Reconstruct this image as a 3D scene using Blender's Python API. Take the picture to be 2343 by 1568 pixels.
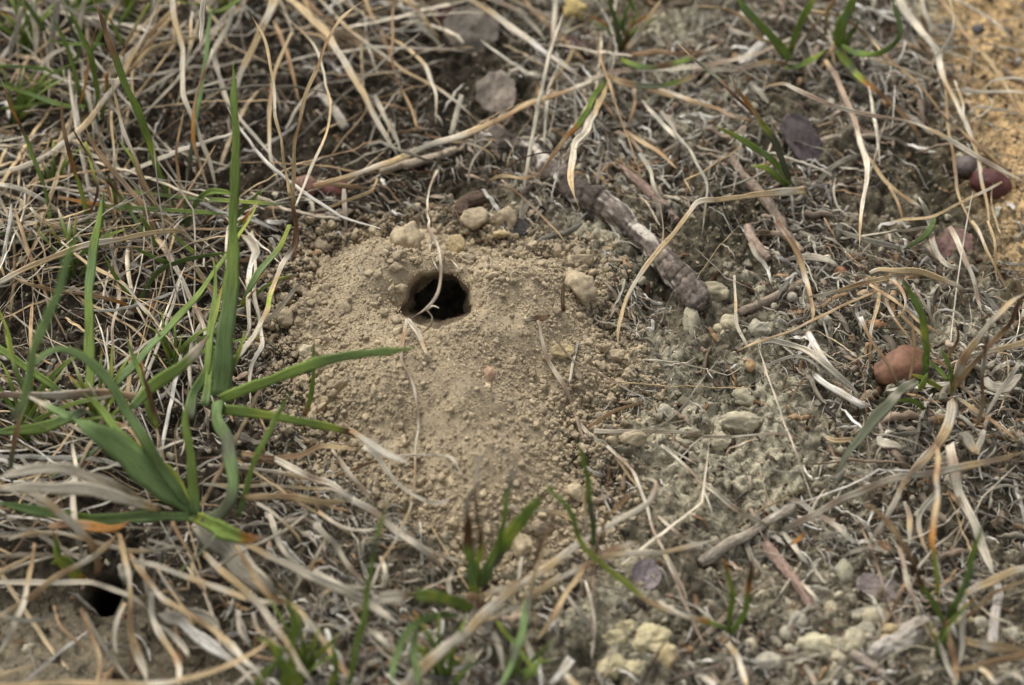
import bpy, math, random
import numpy as np
for _o in list(bpy.data.objects): bpy.data.objects.remove(_o)
SC = bpy.context.scene; COL = SC.collection
RNG = np.random.default_rng(7); random.seed(7)
R = math.radians
# ---------------------------------------------------------------- camera (1 Blender unit = 1 cm)
SC.unit_settings.system = 'METRIC'; SC.unit_settings.scale_length = 0.01
PITCH = R(46); DIST = 45.8; HF = 0.36
CAM = np.array([0, -DIST*math.cos(PITCH), DIST*math.sin(PITCH)])
FWD = np.array([0, math.cos(PITCH), -math.sin(PITCH)]); UPV = np.array([0, math.sin(PITCH), math.cos(PITCH)])
cd = bpy.data.cameras.new('camera'); cam = bpy.data.objects.new('camera', cd); COL.objects.link(cam)
cam.location = CAM; cam.rotation_euler = (math.pi/2-PITCH, 0, 0)
cd.lens = 100; cd.sensor_width = 36; cd.clip_start = 0.5; cd.clip_end = 20000
cd.dof.use_dof = True; cd.dof.focus_distance = 45.4; cd.dof.aperture_fstop = 0.145; cd.dof.aperture_blades = 7
SC.camera = cam
# ---------------------------------------------------------------- sky and sun (overcast)
SUN_EL, SUN_AZ = R(54), R(-32)
w = bpy.data.worlds.new('World'); SC.world = w; w.use_nodes = True
nt = w.node_tree; bg = nt.nodes['Background']
sky = nt.nodes.new('ShaderNodeTexSky'); sky.sky_type = 'NISHITA'; sky.sun_disc = False
sky.sun_elevation = SUN_EL; sky.sun_rotation = SUN_AZ; sky.dust_density = 4.0; sky.air_density = 1.0; sky.ozone_density = 0.6
hs = nt.nodes.new('ShaderNodeHueSaturation'); hs.inputs['Saturation'].default_value = 0.25
nt.links.new(sky.outputs[0], hs.inputs['Color']); nt.links.new(hs.outputs[0], bg.inputs['Color'])
bg.inputs['Strength'].default_value = 0.13
sl = bpy.data.lights.new('sun', 'SUN'); so = bpy.data.objects.new('sun', sl); COL.objects.link(so)
sl.energy = 1.25; sl.angle = R(26); sl.color = (1, 0.975, 0.95)
# sun sits behind the scene to the upper left
from mathutils import Vector
sd = Vector((math.sin(SUN_AZ)*math.cos(SUN_EL), math.cos(SUN_AZ)*math.cos(SUN_EL), math.sin(SUN_EL)))
so.rotation_euler = (-sd).to_track_quat('-Z', 'Y').to_euler()
vs = SC.view_settings; vs.view_transform = 'Standard'; vs.look = 'None'; vs.exposure = 0.76; vs.gamma = 1
SC.render.engine = 'CYCLES'; SC.render.resolution_x = 1024; SC.render.resolution_y = 685

# ---------------------------------------------------------------- numeric helpers
_T2 = RNG.random((256, 256))
def vnoise(x, y, f, o=0):
    x = x*f + 37.3*o + 1000; y = y*f + 17.9*o + 1000
    xi = np.floor(x).astype(int); yi = np.floor(y).astype(int); fx = x-xi; fy = y-yi
    fx = fx*fx*(3-2*fx); fy = fy*fy*(3-2*fy); a = xi & 255; b = (xi+1) & 255; c = yi & 255; d = (yi+1) & 255
    return ((_T2[a,c]*(1-fx)+_T2[b,c]*fx)*(1-fy) + (_T2[a,d]*(1-fx)+_T2[b,d]*fx)*fy)*2-1
def fbm(x, y, f, n=4, o=0, g=0.5):
    s = 0; a = 1; t = 0
    for k in range(n):
        s = s + a*vnoise(x+0.31*k, y-0.17*k, f*2.03**k, o+k); t += a; a *= g
    return s/t
_T3 = RNG.random((32, 32, 32))
def noise3(p, f, o=0):
    q = p*f + 100 + o*7.31; i = np.floor(q).astype(int); t = q-i; t = t*t*(3-2*t)
    r = 0
    for dx in (0, 1):
        for dy in (0, 1):
            for dz in (0, 1):
                wgt = (t[...,0] if dx else 1-t[...,0])*(t[...,1] if dy else 1-t[...,1])*(t[...,2] if dz else 1-t[...,2])
                r = r + wgt*_T3[(i[...,0]+dx) & 31, (i[...,1]+dy) & 31, (i[...,2]+dz) & 31]
    return r*2-1
def worley(x, y, f, o=0, keep=1.0):
    """distance to the nearest jittered lattice point, and its random value"""
    x = x*f+500; y = y*f+500; xi = np.floor(x).astype(int); yi = np.floor(y).astype(int)
    best = np.full(x.shape, 9.0); val = np.zeros(x.shape)
    for dx in (-1, 0, 1):
        for dy in (-1, 0, 1):
            a = (xi+dx) & 255; b = (yi+dy) & 255
            jx = _T2[(a+o*13) & 255, b]; jy = _T2[a, (b+o*29+77) & 255]; v = _T2[(a+91) & 255, (b+53+o) & 255]
            d = np.hypot(xi+dx+jx-x, yi+dy+jy-y) + np.where(v > keep, 5, 0)
            m = d < best; best = np.where(m, d, best); val = np.where(m, v, val)
    return best, val
def sst(a, b, x):
    t = np.clip((x-a)/(b-a), 0, 1); return t*t*(3-2*t)
def ray(px, py):
    u = (np.asarray(px, float)-1171)/2342*HF; v = -(np.asarray(py, float)-784)/2342*HF
    return FWD[None]*np.ones((u.size, 1)) + u.reshape(-1, 1)*np.array([1., 0, 0]) + v.reshape(-1, 1)*UPV
def at_plane(px, py, z=0.0):
    d = ray(px, py); t = (z-CAM[2])/d[:, 2]; return CAM + d*t[:, None]
# crops of the photograph in which outlines were traced -> common photo coordinates
CR = dict(A=(0, 0, .3472), B=(725.9, 0, .3614), C=(1512.2, 0, .3542), D=(0, 514.2, .3472), E=(604.9, 453.7, .4244),
          F=(1512.2, 514.2, .3542), G=(0, 1028.3, .3441), H=(725.9, 1028.3, .3614), I=(1512.2, 1028.3, .3542), P=(0, 0, 1.0))
def crop(c, s):
    a = np.array([[float(q) for q in p.split(',')] for p in s.split()]); o = CR[c]
    return a*o[2] + np.array([o[0], o[1]])

# ---------------------------------------------------------------- object helpers
def tag(o, label=None, cat=None, group=None, kind=None):
    if label: o['label'] = label
    if cat: o['category'] = cat
    if group: o['group'] = group
    if kind: o['kind'] = kind
    return o
def empty(name, loc, label, cat, group=None):
    o = bpy.data.objects.new(name, None); COL.objects.link(o); o.location = loc; o.empty_display_size = 0.2
    return tag(o, label, cat, group)
def mesh_obj(name, V, F, mat, parent=None, col=None, smooth=True, origin=None):
    """V (n,3), F (m,4) or (m,3)"""
    V = np.asarray(V, float)
    if origin is None: origin = V.mean(0) if parent is None else np.array(parent.location)
    origin = np.array(origin, float)
    me = bpy.data.meshes.new(name); n = len(V); m, k = F.shape
    me.vertices.add(n); me.vertices.foreach_set('co', (V-origin).astype(np.float32).ravel())
    me.loops.add(m*k); me.loops.foreach_set('vertex_index', F.astype(np.int32).ravel())
    me.polygons.add(m); me.polygons.foreach_set('loop_start', (np.arange(m)*k).astype(np.int32))
    try: me.polygons.foreach_set('loop_total', np.full(m, k, np.int32))
    except Exception: pass
    me.update(calc_edges=True)
    if smooth: me.polygons.foreach_set('use_smooth', np.ones(m, bool))
    if col is not None:
        ca = me.attributes.new('tint', 'FLOAT_COLOR', 'POINT')
        c4 = np.ones((n, 4), np.float32); c4[:, :col.shape[1]] = col; ca.data.foreach_set('color', c4.ravel())
    me.materials.append(mat)
    o = bpy.data.objects.new(name, me); COL.objects.link(o)
    if parent is None: o.location = origin
    else: o.parent = parent
    return o

# ---------------------------------------------------------------- materials
def newmat(name):
    m = bpy.data.materials.new(name); m.use_nodes = True; nt = m.node_tree
    return m, nt, nt.nodes, nt.links, nt.nodes['Principled BSDF']
def coords(N, L, scale=1.0):
    tc = N.new('ShaderNodeNewGeometry')
    return tc.outputs['Position']
def noise_node(N, L, vec, scale, detail=5, rough=0.6):
    n = N.new('ShaderNodeTexNoise'); n.inputs['Scale'].default_value = scale; n.inputs['Detail'].default_value = detail
    n.inputs['Roughness'].default_value = rough; L.new(vec, n.inputs['Vector']); return n
def ramp(N, L, fac, stops):
    r = N.new('ShaderNodeValToRGB'); L.new(fac, r.inputs[0]); e = r.color_ramp.elements
    while len(e) < len(stops): e.new(0.5)
    for i, (p, c) in enumerate(stops): e[i].position = p; e[i].color = (*c, 1) if len(c) == 3 else c
    return r
def mixc(N, L, a, b, fac, typ='MULTIPLY'):
    m = N.new('ShaderNodeMix'); m.data_type = 'RGBA'; m.blend_type = typ
    if isinstance(fac, (int, float)): m.inputs[0].default_value = fac
    else: L.new(fac, m.inputs[0])
    for s, i in ((a, 6), (b, 7)):
        if isinstance(s, tuple): m.inputs[i].default_value = (*s, 1)
        else: L.new(s, m.inputs[i])
    return m.outputs[2]
def soil_mat(name, bump=0.5, grain=26, speck=0.5):
    m, nt, N, L, B = newmat(name); P = coords(N, L)
    at = N.new('ShaderNodeAttribute'); at.attribute_name = 'tint'
    n1 = noise_node(N, L, P, grain, 6, 0.72); r1 = ramp(N, L, n1.outputs[0], [(0.28, (.55,.52,.48)), (0.5, (1,1,1)), (0.74, (1.45,1.42,1.36))])
    c = mixc(N, L, at.outputs['Color'], r1.outputs[0], speck)
    n2 = noise_node(N, L, P, grain*.22, 4, .6); r2 = ramp(N, L, n2.outputs[0], [(0.3, (.78,.78,.8)), (0.7, (1.2,1.18,1.12))])
    c = mixc(N, L, c, r2.outputs[0], 0.8)
    L.new(c, B.inputs['Base Color']); B.inputs['Roughness'].default_value = 0.95; B.inputs['Specular IOR Level'].default_value = 0.15
    bp = N.new('ShaderNodeBump'); bp.inputs['Strength'].default_value = bump; bp.inputs['Distance'].default_value = 0.03
    L.new(n1.outputs[0], bp.inputs['Height']); L.new(bp.outputs[0], B.inputs['Normal'])
    return m
def specks(m, lo, hi, col, scale, amt):
    N, L = m.node_tree.nodes, m.node_tree.links; B = N['Principled BSDF']; src = B.inputs['Base Color'].links[0].from_socket
    P = coords(N, L); n = noise_node(N, L, P, scale, 6, .8); n.inputs['Distortion'].default_value = .6; r = ramp(N, L, n.outputs[0], [(lo, (0,0,0)), (hi, (amt,)*3)])
    L.new(mixc(N, L, src, col, r.outputs[0], 'MIX'), B.inputs['Base Color'])
def blade_mat(name, trans=0.25, rough=0.6, speck=(.35,.27,.2), samt=0.6, lo=0.56, hi=0.66, spec=0.4, streak=40):
    m, nt, N, L, B = newmat(name); P = coords(N, L)
    at = N.new('ShaderNodeAttribute'); at.attribute_name = 'tint'
    uv = N.new('ShaderNodeAttribute'); uv.attribute_name = 'strand'       # x across, y along (cm)
    mp = N.new('ShaderNodeMapping'); L.new(uv.outputs['Vector'], mp.inputs[0]); mp.inputs['Scale'].default_value = (streak, 2.2, 1)
    ns = noise_node(N, L, mp.outputs[0], 1.0, 3, .6); rs = ramp(N, L, ns.outputs[0], [(0.32, (.5,.49,.46)), (0.5, (1,1,1)), (0.68, (1.32,1.3,1.25))])
    c = mixc(N, L, at.outputs['Color'], rs.outputs[0], 0.85)
    n1 = noise_node(N, L, P, 11, 5, .75); r1 = ramp(N, L, n1.outputs[0], [(lo, (1,1,1)), (hi, speck)])
    c = mixc(N, L, c, r1.outputs[0], samt)
    L.new(c, B.inputs['Base Color']); B.inputs['Roughness'].default_value = rough; B.inputs['Specular IOR Level'].default_value = spec
    bp = N.new('ShaderNodeBump'); bp.inputs['Strength'].default_value = 0.6; bp.inputs['Distance'].default_value = 0.02
    L.new(ns.outputs[0], bp.inputs['Height']); L.new(bp.outputs[0], B.inputs['Normal'])
    tr = N.new('ShaderNodeBsdfTranslucent'); L.new(c, tr.inputs[0]); mx = N.new('ShaderNodeMixShader'); mx.inputs[0].default_value = trans
    L.new(B.outputs[0], mx.inputs[1]); L.new(tr.outputs[0], mx.inputs[2]); L.new(mx.outputs[0], N['Material Output'].inputs[0])
    return m
M_GROUND = soil_mat('ground_soil', 1.0, 15, .9); M_MOUND = soil_mat('mound_soil', 0.9, 30, .7)
M_STONE = soil_mat('clod', 0.55, 16, .7)
M_DRY = blade_mat('dry_blade', .15, .62, spec=.25); M_GREEN = blade_mat('green_blade', .38, .6, speck=(.5,.45,.3), samt=.5, streak=60, spec=.22)
M_BARK = soil_mat('bark', 0.9, 14, .95); M_SHELL = soil_mat('seed_coat', 0.15, 9, .5)
M_SHELL.node_tree.nodes['Principled BSDF'].inputs['Roughness'].default_value = 0.6
M_SHELL.node_tree.nodes['Principled BSDF'].inputs['Specular IOR Level'].default_value = 0.25
M_LEAF = soil_mat('dead_leaf', 0.35, 9, .7)

specks(M_SHELL, .5, .62, (.05,.025,.018), 5, .55); specks(M_GROUND, .50, .57, (.035,.032,.022), 6, .7); specks(M_STONE, .58, .66, (.10,.085,.06), 9, .55)
# ---------------------------------------------------------------- terrain
def w2(px, py, z=0.0):
    p = at_plane(px, py, z); return p[:, :2]
FX0, FX1, FY0, FY1, ST = -10.4, 10.4, -8.2, 10.2, 0.031
def axis(a, b, st, far):
    mid = list(np.arange(a, b, st)); s = st; lo = [a]; hi = [mid[-1]]
    while lo[-1] > -far: s *= 1.13; lo.append(lo[-1]-min(s, 60))
    s = st
    while hi[-1] < far: s *= 1.13; hi.append(hi[-1]+min(s, 60))
    return np.array(lo[:0:-1]+mid+hi[1:])
AX = axis(FX0, FX1, ST, 400); AY = axis(FY0, FY1, ST, 400)
GX, GY = np.meshgrid(AX, AY)          # rows = y
def poly_sd(X, Y, poly):
    """signed distance, positive inside"""
    d = np.full(X.shape, 1e9); ins = np.zeros(X.shape, bool); n = len(poly)
    for i in range(n):
        a = poly[i]; b = poly[(i+1) % n]; e = b-a; L2 = e@e
        t = np.clip(((X-a[0])*e[0]+(Y-a[1])*e[1])/L2, 0, 1)
        d = np.minimum(d, np.hypot(X-a[0]-t*e[0], Y-a[1]-t*e[1]))
        c = ((a[1] > Y) != (b[1] > Y)) & (X < (b[0]-a[0])*(Y-a[1])/(b[1]-a[1]+1e-12)+a[0]); ins ^= c
    return np.where(ins, d, -d)
MPOLY = w2(*np.array([(690,590),(770,545),(850,520),(930,522),(1000,505),(1080,515),(1180,560),(1290,590),(1345,620),(1370,690),(1380,760),(1395,830),
   (1420,870),(1370,910),(1315,940),(1320,1010),(1360,1080),(1365,1150),(1330,1205),(1230,1275),(1130,1290),(1010,1225),(940,1185),(860,1140),
   (810,1070),(740,1000),(690,930),(700,850),(655,770),(640,700),(680,650)], float).T, 0.25)
MSD = poly_sd(GX, GY, MPOLY) + 0.28*fbm(GX, GY, 0.9, 4, 3)
HOLE = w2([1001], [688], 0.9)[0]; HR = 0.56
HOLE2 = w2([243], [1380], -0.45)[0]; HR2 = 0.25
def gauss(cx, cy, z, sx, sy, a):
    c = w2([cx], [cy], z)[0]; return a*np.exp(-((GX-c[0])/sx)**2-((GY-c[1])/sy)**2)
# gentle ground relief
base = 0.34*fbm(GX, GY, 0.16, 3, 1) + 0.20*fbm(GX, GY, 0.7, 4, 2)
ORANGE = sst(-0.6, 1.1, poly_sd(GX, GY, w2([2070,2110,2170,2250,2342,2600,2600,1950,2040],[40,180,330,520,700,900,-500,-500,-60])) + 0.5*fbm(GX, GY, 1.1, 3, 9))
SANDBL = sst(-0.4, 0.8, poly_sd(GX, GY, w2([-200,140,330,480,600,560,-200],[1330,1290,1330,1380,1480,1900,1900])) + 0.4*fbm(GX, GY, 1.1, 3, 19))
base = base - 0.5*SANDBL + gauss(1170, 560, 0, .9, .5, -.15)
fine = np.zeros_like(GX)
inner = (np.abs(GX) < 14) & (GY > -12) & (GY < 14)
xs, ys = GX[inner], GY[inner]
wd, wv = worley(xs, ys, 2.1, 1, .55); l1 = np.maximum(0, 1-(wd/.55)**2)*.14*(.4+wv)
wd, wv = worley(xs, ys, 4.6, 2, .75); l2 = np.maximum(0, 1-(wd/.6)**2)*.10*(.3+wv)
wd, wv = worley(xs, ys, 9.5, 3, .8); l3 = np.maximum(0, 1-(wd/.6)**2)*.05*(.3+wv)
fine[inner] = l1*1.3+l2*1.3+l3*1.3 + .24*fbm(xs, ys, 2.6, 6, 11, .68)
fineG = fine*(1-.75*SANDBL)*(1-.45*ORANGE)
# mound thickness above the ground
th = 0.80*sst(-0.05, 2.3, MSD) + 0.16*sst(0, .5, MSD) - 0.12*sst(0.25, -0.25, MSD)
hx, hy = GX-HOLE[0], GY-HOLE[1]
inm = sst(0, .8, MSD)
th = th + inm*(gauss(835, 610, .8, .95, .85, .50) + gauss(1190, 640, .8, .95, .75, .42) + gauss(1060, 900, .5, 1.5, 1.3, .16)
      + gauss(1140, 1090, .3, .8, 1.1, .18) + gauss(980, 1010, .4, .25, 1.3, -.14) + gauss(1290, 900, .4, .5, .9, -.08) + gauss(870, 880, .4, .8, .8, .1))
th = th + inm*(gauss(1003, 600, .9, .55, .45, .30) - gauss(1003, 560, .9, .28, .6, .22) - gauss(1003, 790, .5, .7, .5, .10))
th = th + inm*.13*fbm(GX, GY, 1.5, 4, 21)
SM = base + np.maximum(th, 0)          # smooth height used to seat things
r = np.hypot(hx*.99, hy*1.0); ang = np.arctan2(hy, hx); r = r*(1+.06*np.sin(3*ang+1)+.05*np.sin(5*ang+.4)+.03*np.sin(9*ang)) + .075*fbm(GX, GY, 4.5, 4, 77)
funnel = 0.42*(1-sst(HR*.9, HR*1.9, r))*np.clip(.75-.25*np.sin(np.arctan2(hy,hx)), .35, .8)*(1-.65*sst(-.2,.35,-hy)) - .10*np.exp(-((r-HR*1.4)/.2)**2)*np.where(hy < 0, 1, 0)
pit = 1-sst(HR*.80, HR*1.06, r)
fm = np.zeros_like(GX)
wd, wv = worley(xs, ys, 11, 5, .7); m3 = np.maximum(0, 1-(wd/.6)**1.5)*.024*(.1+wv)
wd, wv = worley(xs, ys, 17, 6, .8); m4 = np.maximum(0, 1-(wd/.6)**1.4)*.018*(.1+wv)
fm[inner] = m3+m4+.055*fbm(xs, ys, 3.5, 6, 31, .68)
ZG = base + fineG - 0.22*sst(.15, .6, MSD) - .45*sst(.4, 1.0, MSD)
r2 = np.hypot(GX-HOLE2[0], GY-HOLE2[1]); pit2 = 1-sst(HR2*.8, HR2*1.1, r2)
ZG = ZG - .12*(1-sst(HR2, HR2*2.2, r2))
ZM = base + th + fm*(1-pit) + .25*fineG*(1-sst(0, .5, MSD)) - funnel
def grid_sample(A, x, y):
    i = np.clip(np.searchsorted(AX, x)-1, 0, len(AX)-2); j = np.clip(np.searchsorted(AY, y)-1, 0, len(AY)-2)
    fx = np.clip((x-AX[i])/(AX[i+1]-AX[i]), 0, 1); fy = np.clip((y-AY[j])/(AY[j+1]-AY[j]), 0, 1)
    return (A[j,i]*(1-fx)+A[j,i+1]*fx)*(1-fy)+(A[j+1,i]*(1-fx)+A[j+1,i+1]*fx)*fy
TOP = np.where(th > 0.02, np.maximum(ZM, ZG), ZG)
def H(x, y): return grid_sample(SM, x, y)
def HT(x, y): return grid_sample(TOP, x, y)
def M(x, y): return grid_sample(MSD, x, y)
def place(px, py, z=0.0):
    """photo point + height above the smooth ground -> world"""
    px = np.asarray(px, float).ravel(); py = np.asarray(py, float).ravel(); z = np.broadcast_to(np.asarray(z, float), px.shape)
    zz = z.copy()
    for _ in range(6):
        d = ray(px, py); t = (zz-CAM[2])/d[:, 2]; p = CAM+d*t[:, None]; zz = .4*zz+.6*(H(p[:, 0], p[:, 1])+z)
    return p
def grid_faces(mask=None):
    ny, nx = GX.shape; i = np.arange(nx-1); j = np.arange(ny-1); I, J = np.meshgrid(i, j); a = J*nx+I
    F = np.stack([a, a+1, a+nx+1, a+nx], -1).reshape(-1, 4)
    if mask is not None: F = F[mask.reshape(-1)]
    return F
def compact(V, F, C):
    u, inv = np.unique(F, return_inverse=True); return V[u], inv.reshape(F.shape), C[u]
# colours of the ground: dull grey brown soil, pale crusts, dark moss patches, orange sand
def lerp(a, b, t): return a*(1-t[..., None])+np.asarray(b)*t[..., None]
gc = np.ones(GX.shape+(3,))*np.array([.165,.14,.095])
crust = sst(.0, .45, fbm(GX, GY, .55, 3, 41)+.55*fbm(GX, GY, 2.6, 4, 42)+.25*sst(-3, 4, GX)-.28*sst(0, 7, GY))
CRP = np.zeros_like(GX)
for _x, _y, _s, _v in ((1720,1040,1.5,.9),(1580,985,1.2,.8),(1850,1080,1.0,.8),(1500,850,.8,.8),(1600,700,.7,.5),(1450,1420,1.3,.9),(1900,1500,1.2,.5),(1330,60,.6,.5),(1640,1130,.9,.8)):
    _c = w2([_x], [_y])[0]; CRP = np.maximum(CRP, _v*np.exp(-((GX-_c[0])/_s)**2-((GY-_c[1])/_s)**2))
crust = np.clip(crust+2.0*CRP*(fbm(GX, GY, 2.2, 4, 44)+.45), 0, 1)
gc = lerp(gc, [.45,.415,.30], crust*.92)
mossm = sst(.08, .4, fbm(GX, GY, .8, 3, 51)+.5*fbm(GX, GY, 3.1, 3, 52)); MOSS = mossm
gc = lerp(gc, [.055,.052,.032], mossm*(.7-.3*CRP))
dark = sst(.1, .5, fbm(GX, GY, 1.7, 4, 61)); gc = lerp(gc, [.05,.038,.026], dark*.6)
hum = np.clip(sst(-1.5, -4.2, GX-.2*GY)+sst(2.2, 4.5, GY)*sst(1.5, -1, GX), 0, 1); gc = lerp(gc, [.035,.026,.018], hum*.9)
gc = lerp(gc, [.53,.37,.185], ORANGE*.95); gc = lerp(gc, [.22,.185,.125], SANDBL*.9)
mc = np.ones(GX.shape+(3,))*np.array([.38,.31,.205])
mc = lerp(mc, [.30,.24,.16], sst(-.1, .5, fbm(GX, GY, 1.1, 4, 71))); mc = lerp(mc, [.26,.21,.145], (1-sst(0, 1.0, MSD))*.7)
# mound mesh with the burrow (the tunnel runs away from the camera and down)
VX, VY, VZ = GX.copy(), GY.copy(), ZM.copy()
depth = pit*1.1; VZ = VZ-depth*.74; VY = VY+depth*.70; _wn = noise3(np.stack([GX*1.0, GY*1.0, VZ*1.4], -1), 3.2, 6)*.11*pit; VX = VX+_wn; VY = VY+_wn
mask = (MSD > -.32)[:-1, :-1] & (np.abs(GX) < 10)[:-1, :-1] & (r > HR*.78)[:-1, :-1]
V = np.stack([VX, VY, VZ], -1).reshape(-1, 3); Vm, Fm, Cm = compact(V, grid_faces(mask), mc.reshape(-1, 3))
mo = mesh_obj('soil_mound', Vm, Fm, M_MOUND, col=Cm)
tag(mo, 'mound of loose beige soil thrown up around the round burrow hole', 'mound')
ka, kd = 96, 110; aa, dd = np.meshgrid(np.linspace(0, 2*np.pi, ka, endpoint=False), np.linspace(.24, 6.0, kd)**1.0)
_x0 = HOLE[0]+HR*np.cos(aa)*1.05; _y0 = HOLE[1]+HR*np.sin(aa)*1.05
rimz = grid_sample(SM, _x0, _y0)-grid_sample(funnel, _x0, _y0)
qq = np.stack([np.cos(aa)*1.2, np.sin(aa)*1.2, dd*1.6], -1)
rr_ = HR*(np.interp(dd, [.24, .34, .5, .7, 1.4, 6.0], [1.24, 1.08, .98, .93, .95, .80])+.13*noise3(qq, 1.3, 3)+.11*noise3(qq, 3.2, 4)+.08*noise3(qq, 8, 5))
tv = np.stack([HOLE[0]+rr_*np.cos(aa)+.10*np.sin(dd*1.1), HOLE[1]+rr_*np.sin(aa)+dd*.77, rimz-dd*.69], -1).reshape(-1, 3)
ii = (np.arange(kd-1)*ka)[:, None]; kk = np.arange(ka)[None]; k2 = (kk+1) % ka; tf = np.stack([ii+kk, ii+ka+kk, ii+ka+k2, ii+k2], -1).reshape(-1, 4)
mesh_obj('burrow_wall', tv, tf, M_MOUND, mo, np.ones((len(tv), 3))*np.array([.15,.115,.075])*(1+.35*noise3(qq, 4, 8).reshape(-1, 1)))  # moist soil tone, darkened further in colour to deepen the hole's shade
VZ2 = ZG-pit2*3.5-2.0*(1-sst(HR*1.1, HR*2.2, r)); VY2 = GY+pit2*1.8
gm = ~((r < HR*1.6)[:-1, :-1])
V2 = np.stack([GX, VY2, VZ2], -1).reshape(-1, 3); Vg, Fg, Cg = compact(V2, grid_faces(gm), gc.reshape(-1, 3))
go = mesh_obj('ground', Vg, Fg, M_GROUND, col=Cg, origin=(0, 0, 0)); tag(go, 'uneven crusty grey brown soil under dry litter', None, None, 'structure')
# ---------------------------------------------------------------- strands (blades, stems, fibres): closed swept profiles, many at once
PROF = np.array([(-.5,0), (-.28,.36), (0,.5), (.28,.36), (.5,0), (.28,-.36), (0,-.5), (-.28,-.36)])
def sweep(P, Wd, Th, up, fold=0.0, twist=0.0, roll0=0.0, prof=PROF):
    """P (N,S,3), Wd,Th (N,S); returns verts, quads, strand coords"""
    N, S, _ = P.shape; K = len(prof)
    T = np.gradient(P, axis=1); T /= np.linalg.norm(T, axis=2, keepdims=True)+1e-9
    up = np.broadcast_to(up, (N, 3))[:, None, :]*np.ones((1, S, 1))
    sd = np.cross(up, T); sd /= np.linalg.norm(sd, axis=2, keepdims=True)+1e-6
    nn = np.cross(T, sd)
    a = (np.asarray(roll0).reshape(-1, 1) + np.asarray(twist).reshape(-1, 1)*np.linspace(0, 1, S)[None])*np.ones((N, S))
    ca, sa = np.cos(a)[..., None], np.sin(a)[..., None]; sd, nn = sd*ca+nn*sa, nn*ca-sd*sa
    px = prof[:, 0][None, None]*Wd[..., None]; pz = prof[:, 1][None, None]*Th[..., None] + np.asarray(fold).reshape(-1, 1, 1)*np.abs(px)
    V = P[:, :, None, :] + px[..., None]*sd[:, :, None, :] + pz[..., None]*nn[:, :, None, :]
    base = (np.arange(N)*S*K)[:, None, None]; s = (np.arange(S-1)*K)[None, :, None]; k = np.arange(K)[None, None]; k2 = (k+1) % K
    F = np.stack([base+s+k, base+s+k2, base+s+K+k2, base+s+K+k], -1).reshape(-1, 4)
    ln = np.concatenate([np.zeros((N, 1)), np.cumsum(np.linalg.norm(np.diff(P, axis=1), axis=2), 1)], 1)
    st = np.stack([px+np.arange(N)[:, None, None]*3.7, np.broadcast_to(ln[:, :, None], px.shape)+np.arange(N)[:, None, None]*1.3, pz], -1)
    return V.reshape(-1, 3), F, st.reshape(-1, 3)
def add_strand_attr(o, st):
    a = o.data.attributes.new('strand', 'FLOAT_VECTOR', 'POINT'); a.data.foreach_set('vector', st.astype(np.float32).ravel())
def catmull(p, n):
    p = np.asarray(p, float)
    if len(p) == 2: p = np.array([p[0], (p[0]+p[1])/2, p[1]])
    q = np.vstack([2*p[0]-p[1], p, 2*p[-1]-p[-2]])
    seg = np.linalg.norm(np.diff(p, axis=0), axis=1); cum = np.concatenate([[0], np.cumsum(seg)])/seg.sum()
    u = np.linspace(0, 1, n); i = np.clip(np.searchsorted(cum, u, side='right')-1, 0, len(p)-2); t = ((u-cum[i])/(cum[i+1]-cum[i]+1e-9))[:, None]
    a, b, c, d = q[i], q[i+1], q[i+2], q[i+3]
    return .5*((2*b)+(c-a)*t+(2*a-5*b+4*c-d)*t*t+(3*b-a-3*c+d)*t**3)
CC = dict(g=(.22,.30,.07), d=(.13,.185,.055), b=(.19,.275,.10), p=(.25,.34,.13), y=(.33,.38,.075), s=(.50,.37,.20), l=(.58,.51,.385),
          w=(.66,.62,.54), t=(.34,.22,.115), n=(.13,.07,.035), k=(.045,.03,.02), o=(.42,.19,.04), e=(.335,.305,.235), r=(.33,.245,.17), v=(.14,.15,.09))
def pal(s, n):
    """'ggggon' -> colours spread along the strand from its first point to its last"""
    c = np.array([CC[ch] for ch in s]); u = np.linspace(0, 1, n)*(len(c)-1); i = np.minimum(u.astype(int), max(len(c)-2, 0)); t = (u-i)[:, None]
    if len(c) == 1: return np.repeat(c, n, 0)
    t = np.clip((t-.2)/.6, 0, 1); return c[i]*(1-t)+c[i+1]*t
PXC = 142.0
SRN = random.Random(3)
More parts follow.
